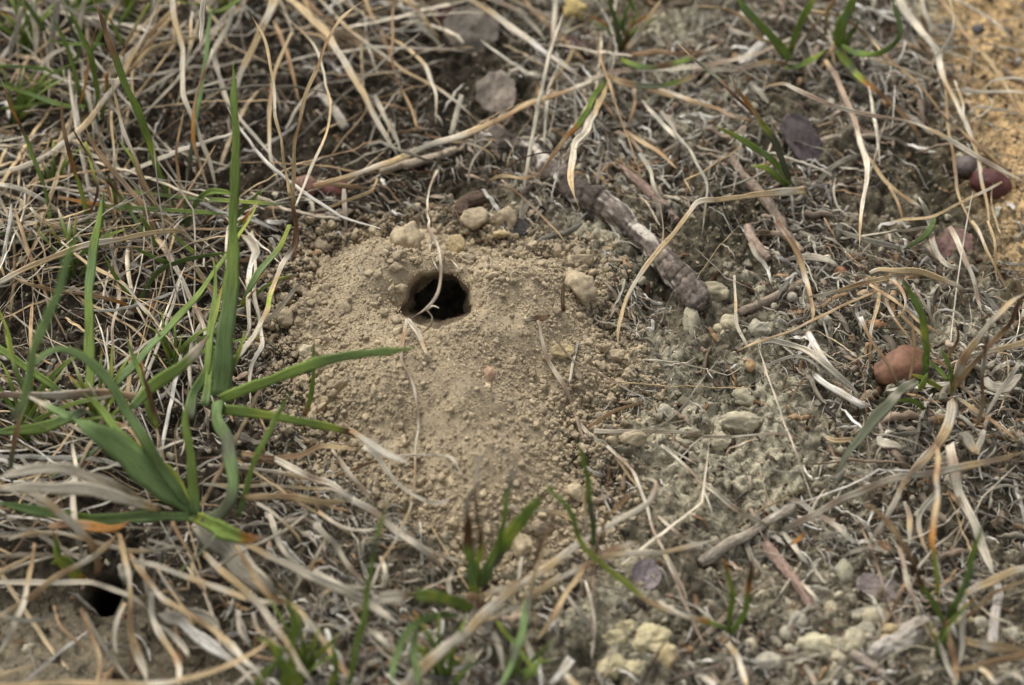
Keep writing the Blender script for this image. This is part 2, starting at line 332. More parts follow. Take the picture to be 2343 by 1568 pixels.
def strand(name, pts, wpx, z, cols, mat, parent=None, th=None, fold=None, taper='tip', origin=None, wob=1.0):
    """pts in photo coordinates with heights z above ground -> one blade mesh"""
    k = np.linspace(0, 1, len(pts)); zz = np.interp(k, np.linspace(0, 1, len(z)), z)
    W3 = place(pts[:, 0], pts[:, 1], zz)
    L = np.linalg.norm(np.diff(W3, axis=0), axis=1).sum(); n = int(np.clip(L/.09, 10, 80))
    P = catmull(W3, n)
    dense = np.linspace(0, 1, n)
    ph = SRN.random()*9; am = .014*wob*min(1, L)
    P[:, 0] += am*np.sin(dense*L*3.1+ph)+am*.5*np.sin(dense*L*7.3+ph*2); P[:, 2] += am*np.cos(dense*L*2.7+ph)
    if mat is M_DRY and L > .8:                      # creases in dry blades
        for _ in range(int(1+L*.6)):
            kc = SRN.uniform(.15, .9); kv = np.array([SRN.uniform(-1, 1), SRN.uniform(-1, 1), SRN.uniform(-.6, .6)])*.045*wob
            P += kv*np.maximum(0, 1-np.abs(dense-kc)*L/.45)[:, None]
    # keep out of the ground
    g = HT(P[:, 0], P[:, 1]); over = np.hypot(P[:, 0]-HOLE[0], P[:, 1]-HOLE[1]) > HR*1.3
    lo = g-.01; endf = sst(.0, .06, dense); P[:, 2] = np.where(over, np.maximum(P[:, 2], lo*endf+(lo-.06)*(1-endf)), P[:, 2])
    w_ = np.interp(dense, np.linspace(0, 1, len(wpx)), wpx) if isinstance(wpx, (list, tuple)) else np.full(n, float(wpx))
    w_ = w_/PXC
    if taper == 'tip' and not isinstance(wpx, (list, tuple)): w_ = w_*(1-.9*sst(.62, 1.0, dense))*(.75+.25*sst(0, .15, dense))
    elif taper == 'tip': w_ = w_*(1-.85*sst(.88, 1.0, dense))
    elif taper == 'both': w_ = w_*(1-.85*sst(.7, 1.0, dense))*(.25+.75*sst(0, .3, dense))
    elif taper == 'blunt': w_ = w_*(1-.6*sst(.97, 1.0, dense))*(.5+.5*sst(0, .02, dense))
    w_ = w_*(.9 if cols.count('g')+cols.count('b')+cols.count('d') > 2 else (.8 if np.max(wpx) < 12 else .92))*(1+.10*np.sin(dense*L*4.3+ph*3)+.07*np.sin(dense*L*11+ph))
    if th is None: th = SRN.uniform(.12, .32)
    if fold is None: fold = SRN.uniform(.25, .7)
    V, F, st = sweep(P[None], w_[None], w_[None]*th, np.array([SRN.uniform(-.35,.35), -.68, .72]), fold, SRN.uniform(-.5,.5)*wob, SRN.uniform(-.25,.25))
    st[:, :2] += SRN.random()*50
    c = pal(cols, n); jit = 1+SRN.uniform(-.12,.12); c = c*jit*(1+.10*np.sin(dense*L*5+ph))[:, None]
    c = np.repeat(c, len(PROF), 0)
    # caps
    K = len(PROF); capa = np.array([[0,1,2,7],[2,3,6,7],[3,4,5,6]])[:, ::-1]; capb = capa[:, ::-1]+(n-1)*K; F = np.vstack([F, capa, capb])
    o = mesh_obj(name, V, F, mat, parent, c, origin=origin); add_strand_attr(o, st)
    return o
TH = {}
def tuft(key, name, px, py, label, cat, group=None):
    p = place([px], [py], 0)[0]; p[2] = HT(p[:1], p[1:2])[0]
    TH[key] = empty(name, p, label, cat, group)
def S(key, c, s, w, z, cols, part='blade', **kw):
    green = cols.count('g')+cols.count('d')+cols.count('b')+cols.count('p')+cols.count('y')+cols.count('v') > len(cols)*.34
    strand(part, crop(c, s), w, z, cols, M_GREEN if green else M_DRY, TH[key], **kw)
def L1(label, c, s, w, z, cols, name='dry_straw', cat='straw', **kw):
    """a loose stem or blade that is a thing of its own"""
    pts = crop(c, s); o = strand(name, pts, w, z, cols, kw.pop('mat', M_DRY), None, **kw); tag(o, label, cat); return o
# ---------------------------------------------------------------- rocks, clods and crumbs
import bmesh
def ico(sub):
    bm = bmesh.new(); bmesh.ops.create_icosphere(bm, subdivisions=sub, radius=1)
    v = np.array([x.co[:] for x in bm.verts]); f = np.array([[q.index for q in p.verts] for p in bm.faces]); bm.free(); return v, f
ICO = {k: ico(k) for k in (1, 2, 3, 4, 5)}
def rock(sub, seed, facet=9, rough=.1, cut=(.62, .95), el=(1, .85, .75)):
    rg = np.random.default_rng(seed); v, f = ICO[sub]; v = v.copy()
    d = rg.normal(size=(facet, 3)); d /= np.linalg.norm(d, axis=1, keepdims=True); c = rg.uniform(cut[0], cut[1], facet)
    r = np.ones(len(v)); dots = v@d.T
    for i in range(facet):
        m = dots[:, i] > 1e-3; rr = np.where(m, c[i]/np.maximum(dots[:, i], 1e-3), 9); h = 14.0
        r = np.minimum(r, rr)
    r = r*(1+rough*(noise3(v, 1.6, seed)*.8+noise3(v, 3.4, seed+1)*.5+(noise3(v, 8, seed+2)*.32+noise3(v, 17, seed+3)*.18 if sub > 2 else 0)))
    return v*r[:, None]*np.array(el), f
def rotm(rg, n):
    q = rg.normal(size=(n, 4)); q /= np.linalg.norm(q, axis=1, keepdims=True); a, b, c, d = q.T
    return np.stack([np.stack([1-2*(c*c+d*d), 2*(b*c-a*d), 2*(b*d+a*c)], -1), np.stack([2*(b*c+a*d), 1-2*(b*b+d*d), 2*(c*d-a*b)], -1),
                     np.stack([2*(b*d-a*c), 2*(c*d+a*b), 1-2*(b*b+c*c)], -1)], 1)
def crumbs(name, xy, size, tints, sub, seed, mat, label, cat, bury=.25, el=(1,.88,.75)):
    rg = np.random.default_rng(seed); n = len(xy); var = [rock(sub, seed*50+i, 12, .26, (.42, .88), el) for i in range(16)]
    Vs, Fs, Cs = [], [], []; off = 0; pick = rg.integers(0, 16, n); RM = rotm(rg, n)
    z = HT(xy[:, 0], xy[:, 1])
    for k in range(16):
        idx = np.where(pick == k)[0]; v, f = var[k]
        if not len(idx): continue
        V = np.einsum('nij,vj->nvi', RM[idx], v)*size[idx][:, None, None]
        V[:, :, 0] += xy[idx, 0][:, None]; V[:, :, 1] += xy[idx, 1][:, None]; V[:, :, 2] += (z[idx]+size[idx]*(.6-bury*2))[:, None]
        Vs.append(V.reshape(-1, 3)); Fs.append((f[None]+(np.arange(len(idx))*len(v))[:, None, None]).reshape(-1, 3)+off); off += len(idx)*len(v)
        Cs.append(np.repeat(tints[idx], len(v), 0))
    o = mesh_obj(name, np.vstack(Vs), np.vstack(Fs), mat, col=np.vstack(Cs), smooth=(sub > 1))
    return tag(o, label, cat, None, 'stuff')
def scat(n, x0, x1, y0, y1, dens, rg):
    """n points with probability dens(x,y)"""
    out = []; got = 0
    while got < n:
        x = rg.uniform(x0, x1, n*2); y = rg.uniform(y0, y1, n*2); k = rg.random(n*2) < dens(x, y)
        out.append(np.stack([x[k], y[k]], -1)); got += k.sum()
        if len(out) > 60: break
    return np.vstack(out)[:n]
def offhole(x, y, k=1.12):
    return (np.hypot(x-HOLE[0], y-HOLE[1]) > HR*k) & (np.hypot(x-HOLE2[0], y-HOLE2[1]) > HR2*1.15)
def tcol(rg, n, a, b, jit=.16):
    t = rg.random((n, 1)); c = np.array(a)*(1-t)+np.array(b)*t; return c*rg.uniform(1-jit, 1+jit, (n, 1))
_t = w2([640,1500,1500,640], [480,480,1320,1320], .4)
mx0, mx1, my0, my1 = _t[:, 0].min()-.4, _t[:, 0].max()+.4, _t[:, 1].min()-.3, _t[:, 1].max()+.3
g1 = np.random.default_rng(11)
BE, BG = (.41,.335,.22), (.29,.235,.16)
def rim(x, y): m = M(x, y); return np.exp(-((m-.15)/.75)**2)
fd = lambda x, y: (M(x, y) > -.45)*offhole(x, y, 1.05)*(.35+.65*(vnoise(x, y, 1.4, 3) > -.2))
xy = scat(34000, mx0, mx1, my0, my1, fd, g1); s = .009+.02*g1.random(len(xy))**1.6
crumbs('soil_grains', xy, s, tcol(g1, len(s), (.32,.255,.165), (.50,.41,.28), .25), 1, 1, M_STONE, 'fine beige soil grains covering the loose mound', 'soil grains')
fd = lambda x, y: (M(x, y) > -.7)*offhole(x, y, 1.1)*np.clip(.10+.9*rim(x, y)+.5*(vnoise(x, y, 1.3, 5) > .25), 0, 1)
xy = scat(11000, mx0, mx1, my0, my1, fd, g1); s = .02+.045*g1.random(len(xy))**2
crumbs('soil_crumbs', xy, s, tcol(g1, len(s), BE, BG), 2, 2, M_STONE, 'pea shaped beige soil crumbs lying over the mound and around its foot', 'soil crumbs')
fd = lambda x, y: (M(x, y) > -.8)*offhole(x, y, 1.25)*np.clip(.05+.95*rim(x, y)**1.5+1.0*np.exp(-((np.hypot(x-HOLE[0], y-HOLE[1])-HR*1.6)/.22)**2)*(y > HOLE[1]-.1), 0, 1)
xy = scat(1900, mx0, mx1, my0, my1, fd, g1); s = .05+.07*g1.random(len(xy))**2
crumbs('soil_lumps', xy, s, tcol(g1, len(s), BE, BG), 3, 3, M_STONE, 'larger rounded soil lumps gathered at the edge of the mound', 'soil lumps')
# ground crumbs outside
inb = lambda x, y: (M(x, y) < 0)*offhole(x, y)*1.0
fd = lambda x, y: inb(x, y)*np.clip(.35+.5*vnoise(x, y, .8, 7)+.3*(x > 0), .05, 1)
xy = scat(22000, -11, 11, -9, 11, fd, g1); s = .014+.05*g1.random(len(xy))**3
ta = tcol(g1, len(s), (.30,.25,.17), (.16,.13,.09), .3)
crumbs('ground_crumbs', xy, s, ta, 2, 4, M_STONE, 'small grey and beige soil crumbs strewn over the ground between the litter', 'soil crumbs', bury=.3)
br = w2([2060], [1440])[0]
fd = lambda x, y: inb(x, y)*np.clip(.06+.5*np.exp(-((x-br[0])/2.6)**2-((y-br[1])/1.6)**2)+.18*(x > 2.2)*(y < 2), 0, 1)
xy = scat(1500, -11, 11, -9, 10, fd, g1); s = .05+.075*g1.random(len(xy))**2.2
crumbs('gravel', xy, s, tcol(g1, len(s), (.40,.36,.26), (.23,.20,.15), .2), 3, 5, M_STONE, 'rounded pale grey gravel half sunk in the soil at lower right', 'gravel', bury=.3, el=(1,.92,.85))
# sandy grains in the orange corner
oc = w2([2250], [150])[0]
fd = lambda x, y: np.clip(grid_sample(ORANGE, x, y), 0, 1)
xy = scat(2200, oc[0]-3.5, oc[0]+4, oc[1]-5, oc[1]+4, fd, g1); s = .012+.05*g1.random(len(xy))**5
crumbs('orange_grains', xy, s, tcol(g1, len(s), (.52,.35,.17), (.42,.31,.19), .2), 2, 6, M_STONE, 'orange sand grains on the bare patch at upper right', 'sand grains')

# ---------------------------------------------------------------- litter fibres (stuff)
def fibres(name, n, dens, box, lr, wr, cols, seed, label, cat, zoff=(.0, .18), S_=9, curl=1.2, arch=.12, thr=(.25, .6), mat=None, hd=None, coarse=False, steep=0, dark=.25):
    rg = np.random.default_rng(seed); xy = scat(n, *box, dens, rg); n = len(xy)
    L = lr[0]+(lr[1]-lr[0])*rg.random(n)**1.8; a = rg.uniform(0, 2*np.pi, n) if hd is None else hd(xy, rg)
    k = rg.normal(0, curl, n); k2 = rg.normal(0, curl*.9, n); u = np.linspace(-.5, .5, S_)[None]
    kink = rg.uniform(-.4, .4, n)[:, None]; ka = np.where(rg.random(n) < .35, rg.normal(0, .7, n), 0)[:, None]
    th_ = a[:, None]+k[:, None]*u*1.4+k2[:, None]*u*u*1.5+ka*(u > kink)
    st_ = (L/(S_-1))[:, None]; X = np.cumsum(np.cos(th_)*st_, 1); Y = np.cumsum(np.sin(th_)*st_, 1)
    X = X-X.mean(1, keepdims=True)+xy[:, :1]; Y = Y-Y.mean(1, keepdims=True)+xy[:, 1:]
    zo = rg.uniform(zoff[0], zoff[1], n)[:, None]; til = rg.normal(0, .16+steep, n)[:, None]
    Z = HT(X, Y); Zm = .5*Z+.5*Z.mean(1, keepdims=True) if not coarse else .25*Z+.75*Z.max(1, keepdims=True)
    Z = np.maximum(Zm+zo+arch*L[:, None]*(1-4*u*u)*rg.uniform(-.2, 1, n)[:, None]+til*u*L[:, None], Z-.01)
    Z = Z+.012*rg.normal(size=Z.shape)*(S_ < 14)
    W = (wr[0]+(wr[1]-wr[0])*rg.random(n)**2)[:, None]*(1-.75*np.abs(2*u)**rg.uniform(2, 9, n)[:, None])*(1+.13*rg.normal(size=Z.shape)*(S_ < 14))
    T = W*rg.uniform(thr[0], thr[1], n)[:, None]; P = np.stack([X, Y, Z], -1)
    up = np.stack([rg.normal(0, .4, n), rg.normal(-.3, .4, n), np.ones(n)], -1)
    prof = PROF[::1] if wr[1] > .075 else np.array([(-.5,0), (0,.5), (.5,0), (0,-.5)])
    V, F, st = sweep(P, W, T, up, rg.uniform(0, .45, n), rg.normal(0, 1.2, n), 0, prof)
    c = np.array([CC[q] for q in cols]); ci = rg.integers(0, len(cols), n); cj = (ci+rg.integers(0, 2, n)) % len(cols)
    cc = (c[ci]*.75+c[cj]*.25)*rg.uniform(.68, 1.18, (n, 1)); m = rg.random(n) < dark; cc[m] *= .5
    fl = np.repeat(np.repeat(cc[:, None], S_, 1)*(1+.16*rg.normal(size=(n, S_, 1))), len(prof), 1).reshape(-1, 3)
    o = mesh_obj(name, V, F, mat or M_DRY, col=np.clip(fl, .01, .8)); add_strand_attr(o, st)
    return tag(o, label, cat, None, 'stuff')
box = (-11.5, 11.5, -9.5, 11.5)
out = lambda x, y: sst(.05, -.35, M(x, y))*offhole(x, y, 1.7)
sandy = lambda x, y: 1-.8*np.clip(grid_sample(SANDBL, x, y), 0, 1)
orng = lambda x, y: 1-.88*np.clip(grid_sample(ORANGE, x, y), 0, 1)
patch = lambda x, y: np.clip(.55+.9*vnoise(x, y, .75, 81)+.6*vnoise(x, y, 2.1, 82), .03, 1)*(1-.92*np.clip(grid_sample(CRP, x, y)*1.7, 0, 1))
humf = lambda x, y: 1-.6*np.clip(sst(-1.5, -4.2, x-.2*y)+sst(2.2, 4.5, y)*sst(1.5, -1, x), 0, 1)
d0 = lambda x, y: out(x, y)*sandy(x, y)*orng(x, y)*patch(x, y)*humf(x, y)
hdr = lambda xy, rg: np.where(rg.random(len(xy)) < .45, -.75+rg.normal(0, .45, len(xy)), rg.uniform(0, 6.28, len(xy)))
fibres('fine_litter', 19000, d0, box, (.1, .5), (.010, .034), 'ewwlneerk', 21, 'short weathered grey plant fibres littering the soil', 'plant litter', (-.01, .08), curl=.55, arch=.25, hd=hdr, steep=.08)
fibres('weathered_litter', 3600, d0, box, (.25, .95), (.03, .08), 'eewletrew', 22, 'flat weathered grass shreds lying over the soil around the mound', 'plant litter', (0, .12), 11, .4, .14, hd=hdr, thr=(.15, .4), steep=.06)
fibres('curled_litter', 350, d0, box, (.4, 1.1), (.03, .07), 'ewel', 32, 'curled whitish grass shreds in the litter', 'plant litter', (0, .15), 13, 1.7, .16, thr=(.15, .4))
fibres('brown_debris', 4200, lambda x, y: d0(x, y)*.6+.1*out(x, y), box, (.08, .4), (.04, .12), 'nkntkr', 23, 'dark brown plant crumbs and rotten shreds in the litter', 'plant litter', (-.02, .05), curl=.8, thr=(.3, .8), dark=.4, steep=.15)
fibres('woody_bits', 420, lambda x, y: d0(x, y)*(.35+.65*(x > .5)), box, (.3, 1.0), (.09, .16), 'ereter', 31, 'blunt grey brown bits of dead stem and bark in the litter', 'plant litter', (0, .08), curl=.25, thr=(.5, .9), dark=.35)
# longer dry stems, thick at left, sparse at right
lx = lambda x, y: np.clip(sst(-1.3, -4.0, x-.25*(y-2))*1.0+.05+.3*sst(3, 6.5, y)*(x < 2), 0, 1)
out2 = lambda x, y: sst(-.5, -1.3, M(x, y))
_cen = w2([222,600,40,413,430,2180,2165,1090,1388,1915,100], [296,-40,560,520,1220,905,1430,1375,182,112,20])
def hd(xy, rg):
    d = np.hypot(xy[:, None, 0]-_cen[None, :, 0], xy[:, None, 1]-_cen[None, :, 1])+rg.uniform(0, 1.5, (len(xy), len(_cen))); c = _cen[d.argmin(1)]
    a = np.arctan2(xy[:, 1]-c[:, 1], xy[:, 0]-c[:, 0])+rg.normal(0, .3, len(xy)); return np.where(rg.random(len(xy)) < .75, a, rg.uniform(0, 6.28, len(xy)))
clump = lambda x, y: sst(-.35, .3, vnoise(x, y, .55, 91)+.5*vnoise(x, y, 1.6, 92))
fibres('dry_grass_thatch', 1250, lambda x, y: (.15+.85*clump(x, y))*out2(x, y)*(sandy(x, y)**2)*lx(x, y)*orng(x, y), (-12.5, 12, -9.5, 12), (1.0, 4.2), (.022, .085), 'slwlselslt', 24,
       'tangled layer of long dry grass stems and straw over the ground', 'dry grass', (.05, .5), 22, .24, .07, mat=M_DRY, hd=hd, coarse=True, steep=.08, thr=(.12, .4))
fibres('dry_grass_straws', 190, lambda x, y: out2(x, y)*(.3+.7*(x > 1))*sandy(x, y)**2, box, (.9, 2.6), (.02, .055), 'slerel', 25,
       'thin dry straws scattered loosely over the litter', 'dry grass', (.05, .25), 18, .45, .06, coarse=True, dark=.1)
# moss: tiny dark olive shoots in patches
mossd = lambda x, y: out(x, y)*np.clip(grid_sample(MOSS, x, y)*1.1-.1, 0, 1)*orng(x, y)
CC['m'] = (.075,.075,.025); CC['q'] = (.12,.115,.045)
fibres('moss', 9000, mossd, box, (.05, .16), (.012, .028), 'mmqmk', 26, 'low patches of dark olive moss between the litter', 'moss', (-.01, .03), 5, .8, .3, steep=.6, mat=M_GREEN)
# outskirts, thinner, for the ground beyond the picture
ring = lambda x, y: 1.0*((np.abs(x) > 11) | (y < -9) | (y > 11))
fibres('outer_litter', 4500, ring, (-26, 26, -22, 26), (.5, 3.0), (.03, .1), 'selert', 27, 'dry grass litter continuing beyond the mound clearing', 'plant litter', (0, .3), 12, .9, .06, coarse=True)

# ---------------------------------------------------------------- single stones and clods
def stone(label, c, x, y, rw, rh, col, seed, name='clod', cat='soil clod', group=None, facet=10, rough=.2, cut=(.52, .92), lift=.3, mat=None, squash=.8, sub=4, rot=None, zadd=0.0):
    o_ = CR[c]; px, py = x*o_[2]+o_[0], y*o_[2]+o_[1]; rw, rh = rw*o_[2]/PXC, rh*o_[2]/PXC
    rw *= 1.14; rh *= 1.14
    v, f = rock(sub, seed, facet, rough, cut, (rw, rh, min(rw, rh)*squash))
    # the seen outline is rw by rh: lay the flattened body facing between up and the viewer
    a = R(rot) if rot is not None else 0; v = np.stack([v[:, 0]*math.cos(a)-v[:, 1]*math.sin(a), v[:, 0]*math.sin(a)+v[:, 1]*math.cos(a), v[:, 2]], -1)
    t = R(28); v = np.stack([v[:, 0], v[:, 1]*math.cos(t)-v[:, 2]*math.sin(t), v[:, 1]*math.sin(t)+v[:, 2]*math.cos(t)], -1)
    p = place([px], [py], zadd)[0]; g = HT(p[:1], p[1:2])[0]; p[2] = g+min(rw, rh)*lift+zadd
    n = noise3(v/max(rw, rh), 3.5, seed+9)[:, None]; cc = np.array(col)*(1+.18*n)*np.ones((len(v), 3))
    o = mesh_obj(name, v+p, f, mat or M_STONE, col=np.clip(cc, .01, .9), origin=p); tag(o, label, cat, group); return o
BEI = (.38,.31,.205); YEL = (.43,.34,.19); GRY = (.36,.33,.25); PAL = (.44,.39,.27); DRK = (.24,.19,.13); PUR = (.15,.12,.11)
stone('large angular beige clod on the right shoulder of the mound', 'E', 1700, 515, 88, 100, BEI, 1, rot=10, lift=.5, facet=10)
stone('beige clod on the back rim left of the burrow hole', 'E', 760, 290, 72, 100, BEI, 2, rot=-12, lift=.55)
stone('small yellowish clod behind the burrow hole', 'E', 1030, 285, 54, 56, YEL, 3, facet=12, lift=.6)
stone('upright beige clod behind the mound, left one of a touching pair', 'B', 1000, 1450, 80, 68, BEI, 4)
stone('pale beige clod behind the mound, right one of a touching pair', 'B', 1170, 1440, 92, 88, BEI, 5, facet=9)
stone('flat beige clod at the upper left edge of the mound', 'E', 305, 275, 62, 36, BEI, 6)
stone('elongated beige clod behind the mound beneath the touching pair', 'E', 1270, 260, 50, 28, YEL, 7)
stone('round beige clod low on the back right edge of the mound', 'E', 1465, 292, 48, 30, BEI, 8)
stone('broad flat clod behind the large angular clod on the mound', 'E', 1700, 370, 68, 38, BEI, 9)
stone('rough round clod at the foot of the mound beside the green tuft', 'H', 1285, 655, 66, 88, BEI, 10, lift=.45)
stone('square beige clod at the front foot of the mound', 'H', 1640, 335, 62, 60, BEI, 11)
stone('dark grey beige clod in the front right gravel of the mound', 'H', 1820, 330, 55, 45, DRK, 12)
stone('rough clod behind the front foot of the mound, near the green tuft', 'H', 1410, 520, 62, 50, DRK, 13)
stone('reddish beige lump in the middle of the mound face', 'E', 1210, 975, 32, 48, (.36,.24,.16), 14)
stone('low beige clod at the left edge of the mound', 'E', 110, 690, 58, 50, BEI, 15)
stone('pale lump with a crumbly edge at the left foot of the mound', 'E', 225, 840, 32, 34, PAL, 16)
stone('yellowish flat lump on the right slope of the mound', 'E', 1590, 835, 72, 42, YEL, 17, lift=.15)
stone('beige lump among crumbs at the right foot of the mound', 'E', 1900, 880, 50, 38, BEI, 18)
stone('flat brownish lump at the lower right foot of the mound', 'E', 1985, 1355, 60, 42, BEI, 19)
stone('crumbly clod on the left lip of the burrow hole', 'E', 735, 440, 46, 36, BEI, 21, lift=.1)
stone('small clod on the right lip of the burrow hole', 'E', 1150, 420, 36, 28, BEI, 22, lift=.1)
stone('low clod on the back lip of the burrow hole', 'E', 1075, 360, 40, 30, BEI, 23, lift=.15)
# pale yellow crusty lumps bottom centre
for i, (x, y, a, b) in enumerate([(1960,1130,66,52), (2115,1240,98,88), (1900,1220,70,55), (1880,1400,92,76), (2190,1330,76,70), (2020,1420,60,56)]):
    stone(['small yellow lump at the back of the yellow crust cluster', 'biggest yellow lump in the yellow crust cluster', 'low yellow lump at the left of the yellow crust cluster',
           'large pale yellow lump at the front of the yellow crust cluster', 'flat yellow lump at the right of the yellow crust cluster', 'yellow lump between the front lumps of the yellow crust cluster'][i],
          'H', x, y, a, b, (.50,.44,.27), 30+i, name='yellow_lump', cat='soil lump', group='yellow crusty soil lumps', facet=18, rough=.34, lift=-.05, cut=(.6, 1), sub=5)
LOWR = [('round pale pebble, uppermost of the pebble trail at lower right', 1370, 1112, 68, 62, PAL), ('round grey pebble in the middle of the pebble trail at lower right', 1315, 1208, 52, 50, GRY),
        ('tall rounded pebble, lowest of the pebble trail at lower right', 1243, 1285, 58, 66, PAL), ('small grey pebble beside the uppermost pebble of the trail at lower right', 1268, 1098, 34, 34, GRY),
        ('yellowish pebble at the right of the pebble trail', 1470, 1215, 46, 28, YEL), ('yellow pebble beneath the pebble trail', 1450, 1278, 38, 32, YEL),
        ('large flat crumbly pale clod left of the pebble trail', 1020, 1298, 120, 72, (.42,.38,.26)), ('grey pebble left of the crumbly pale clod', 818, 1222, 50, 44, GRY),
        ('small grey pebble below left of the crumbly pale clod', 830, 1300, 38, 36, GRY), ('blocky pebble at the very bottom left of the pebble trail', 690, 1425, 75, 58, GRY),
        ('pale pebble at the bottom under the crumbly clod', 1140, 1392, 48, 44, PAL), ('long grey clod standing among the litter at lower right', 1175, 840, 52, 85, (.33,.31,.22)),
        ('grey lump above left of the crumbly pale clod', 880, 1145, 56, 52, GRY), ('round yellow pebble at the right of the yellow crust cluster', 40, 1380, 66, 66, YEL),
        ('half buried yellow pebble above the round yellow pebble', 5, 1240, 40, 50, YEL), ('pale pebble beside the bark covered stick at lower right', 1095, 1040, 38, 48, PAL),
        ('small pebble near the tip of the bark covered stick', 990, 1015, 38, 36, GRY), ('grey pebble at the right edge under the grass tuft', 2255, 1230, 50, 56, GRY),
        ('pale round pebble under the grass tuft at lower right', 2060, 1160, 46, 38, GRY), ('flat olive grey pebble beneath the grass tuft at lower right', 1950, 1140, 62, 36, (.33,.29,.18)),
        ('small yellow grey pebble at the bottom beside the yellow crust cluster', 575, 1305, 40, 38, PAL)]
for i, (lb, x, y, a, b, col) in enumerate(LOWR):
    big = a > 100
    stone(lb, 'I', x, y, a, b, col, 50+i, name='clod' if big else 'pebble', cat='soil clod' if big else 'pebble', facet=14 if not big else 10, rough=.10 if not big else .28, cut=(.82, 1.0) if not big else (.7, .95), lift=.3)
MIDR = [('pale round pebble beside the dark end of the ringed twig', 437, 672, 56, 50, PAL), ('small pale pebble left of the round pebble near the twig', 368, 702, 34, 30, PAL),
        ('grey pebble under the pair of long white stem stubs', 728, 1030, 40, 44, (.26,.23,.17)), ('pale oval pebble between litter right of the twig', 1042, 672, 44, 36, GRY),
        ('small round pebble next to the dry stick right of the twig', 840, 516, 32, 28, GRY), ('olive grey pebble above the dry stick', 915, 512, 36, 36, GRY),
        ('round grey pebble beneath the straw tuft at right', 1312, 582, 38, 34, GRY), ('flat tan pebble beneath the straw tuft at right', 1300, 498, 36, 34, (.35,.27,.17)),
        ('small tan pebble left of the white stem stubs', 570, 985, 30, 38, (.36,.25,.13)), ('orange brown pebble right of the dry stick', 1385, 672, 60, 34, (.33,.17,.08)),
        ('crumbly grey clod right of the twig end', 640, 705, 68, 50, GRY), ('crumbly pale lump below the white stem stubs', 540, 1120, 76, 60, (.34,.31,.22)),
        ('flat pale crust lump at the left under the twig', 190, 690, 50, 110, (.33,.30,.21)), ('pale pebble among the litter behind the straw tuft', 1885, 346, 30, 22, GRY),
        ('flat crusty lump at right of the mound foot', 30, 1230, 70, 60, GRY), ('pale crust lump in the mossy patch', 500, 1320, 120, 60, (.38,.34,.24)),
        ('low pale crust lump in front of the mossy patch', 370, 1425, 70, 50, (.38,.34,.24)), ('tan clod between the straws right of the burrow mound', 330, 480, 95, 60, (.35,.31,.21))]
for i, (lb, x, y, a, b, col) in enumerate(MIDR):
    big = a > 64
    stone(lb, 'F', x, y, a, b, col, 80+i, name='clod' if big else 'pebble', cat='soil clod' if big else 'pebble', facet=12, rough=.12 if not big else .3, cut=(.8, 1.0), lift=.25 if not big else .08)
stone('yellow crusty lump at the top behind the long straw', 'B', 1630, 135, 95, 85, (.42,.33,.14), 101, name='yellow_lump', cat='soil lump', rough=.3, lift=.2)
stone('small grey clod right of the ringed twig', 'B', 1945, 1240, 40, 52, GRY, 102, lift=.4)
stone('dark blue grey pebble on the orange sand', 'C', 2045, 200, 42, 38, (.11,.105,.11), 103, name='pebble', cat='pebble', rough=.05, facet=4)
stone('pale grey pebble on the orange sand at the right edge', 'C', 2300, 425, 36, 34, (.30,.28,.26), 104, name='pebble', cat='pebble', rough=.05)
stone('smooth purplish grey pebble beside the dark red seed', 'C', 1962, 1112, 78, 66, PUR, 105, name='pebble', cat='pebble', rough=.04, facet=3, cut=(.9, 1), mat=M_SHELL, lift=.5)
# seeds: smooth ovals with a ridge
def seed(label, c, x, y, rw, rh, col, sd, rot=0, lift=.5, name='seed'):
    return stone(label, c, x, y, rw, rh, col, sd, name=name, cat='seed', facet=5, rough=.10, cut=(.85, 1), mat=M_SHELL, squash=.8, lift=lift, rot=rot, sub=4)
seed('glossy reddish brown seed half hidden behind the right grass tuft', 'F', 1535, 990, 158, 112, (.19,.095,.055), 201, rot=22, lift=.5)
seed('dark red seed at the right edge beside the orange sand', 'C', 2120, 1240, 125, 92, (.085,.028,.025), 202, rot=-15)
seed('red brown seed beside the straw left behind the mound', 'P', 762, 447, 34, 24, (.13,.05,.04), 203, rot=10)
seed('tan red seed beneath the tall straws left behind the mound', 'P', 698, 450, 28, 27, (.22,.12,.085), 204)
seed('small brown seed on the litter beneath the right grass tuft', 'F', 1155, 325, 42, 38, (.26,.13,.07), 205)
seed('brick red seed coat peeking out at the bottom edge', 'H', 440, 1480, 110, 34, (.30,.09,.06), 208, lift=.3)

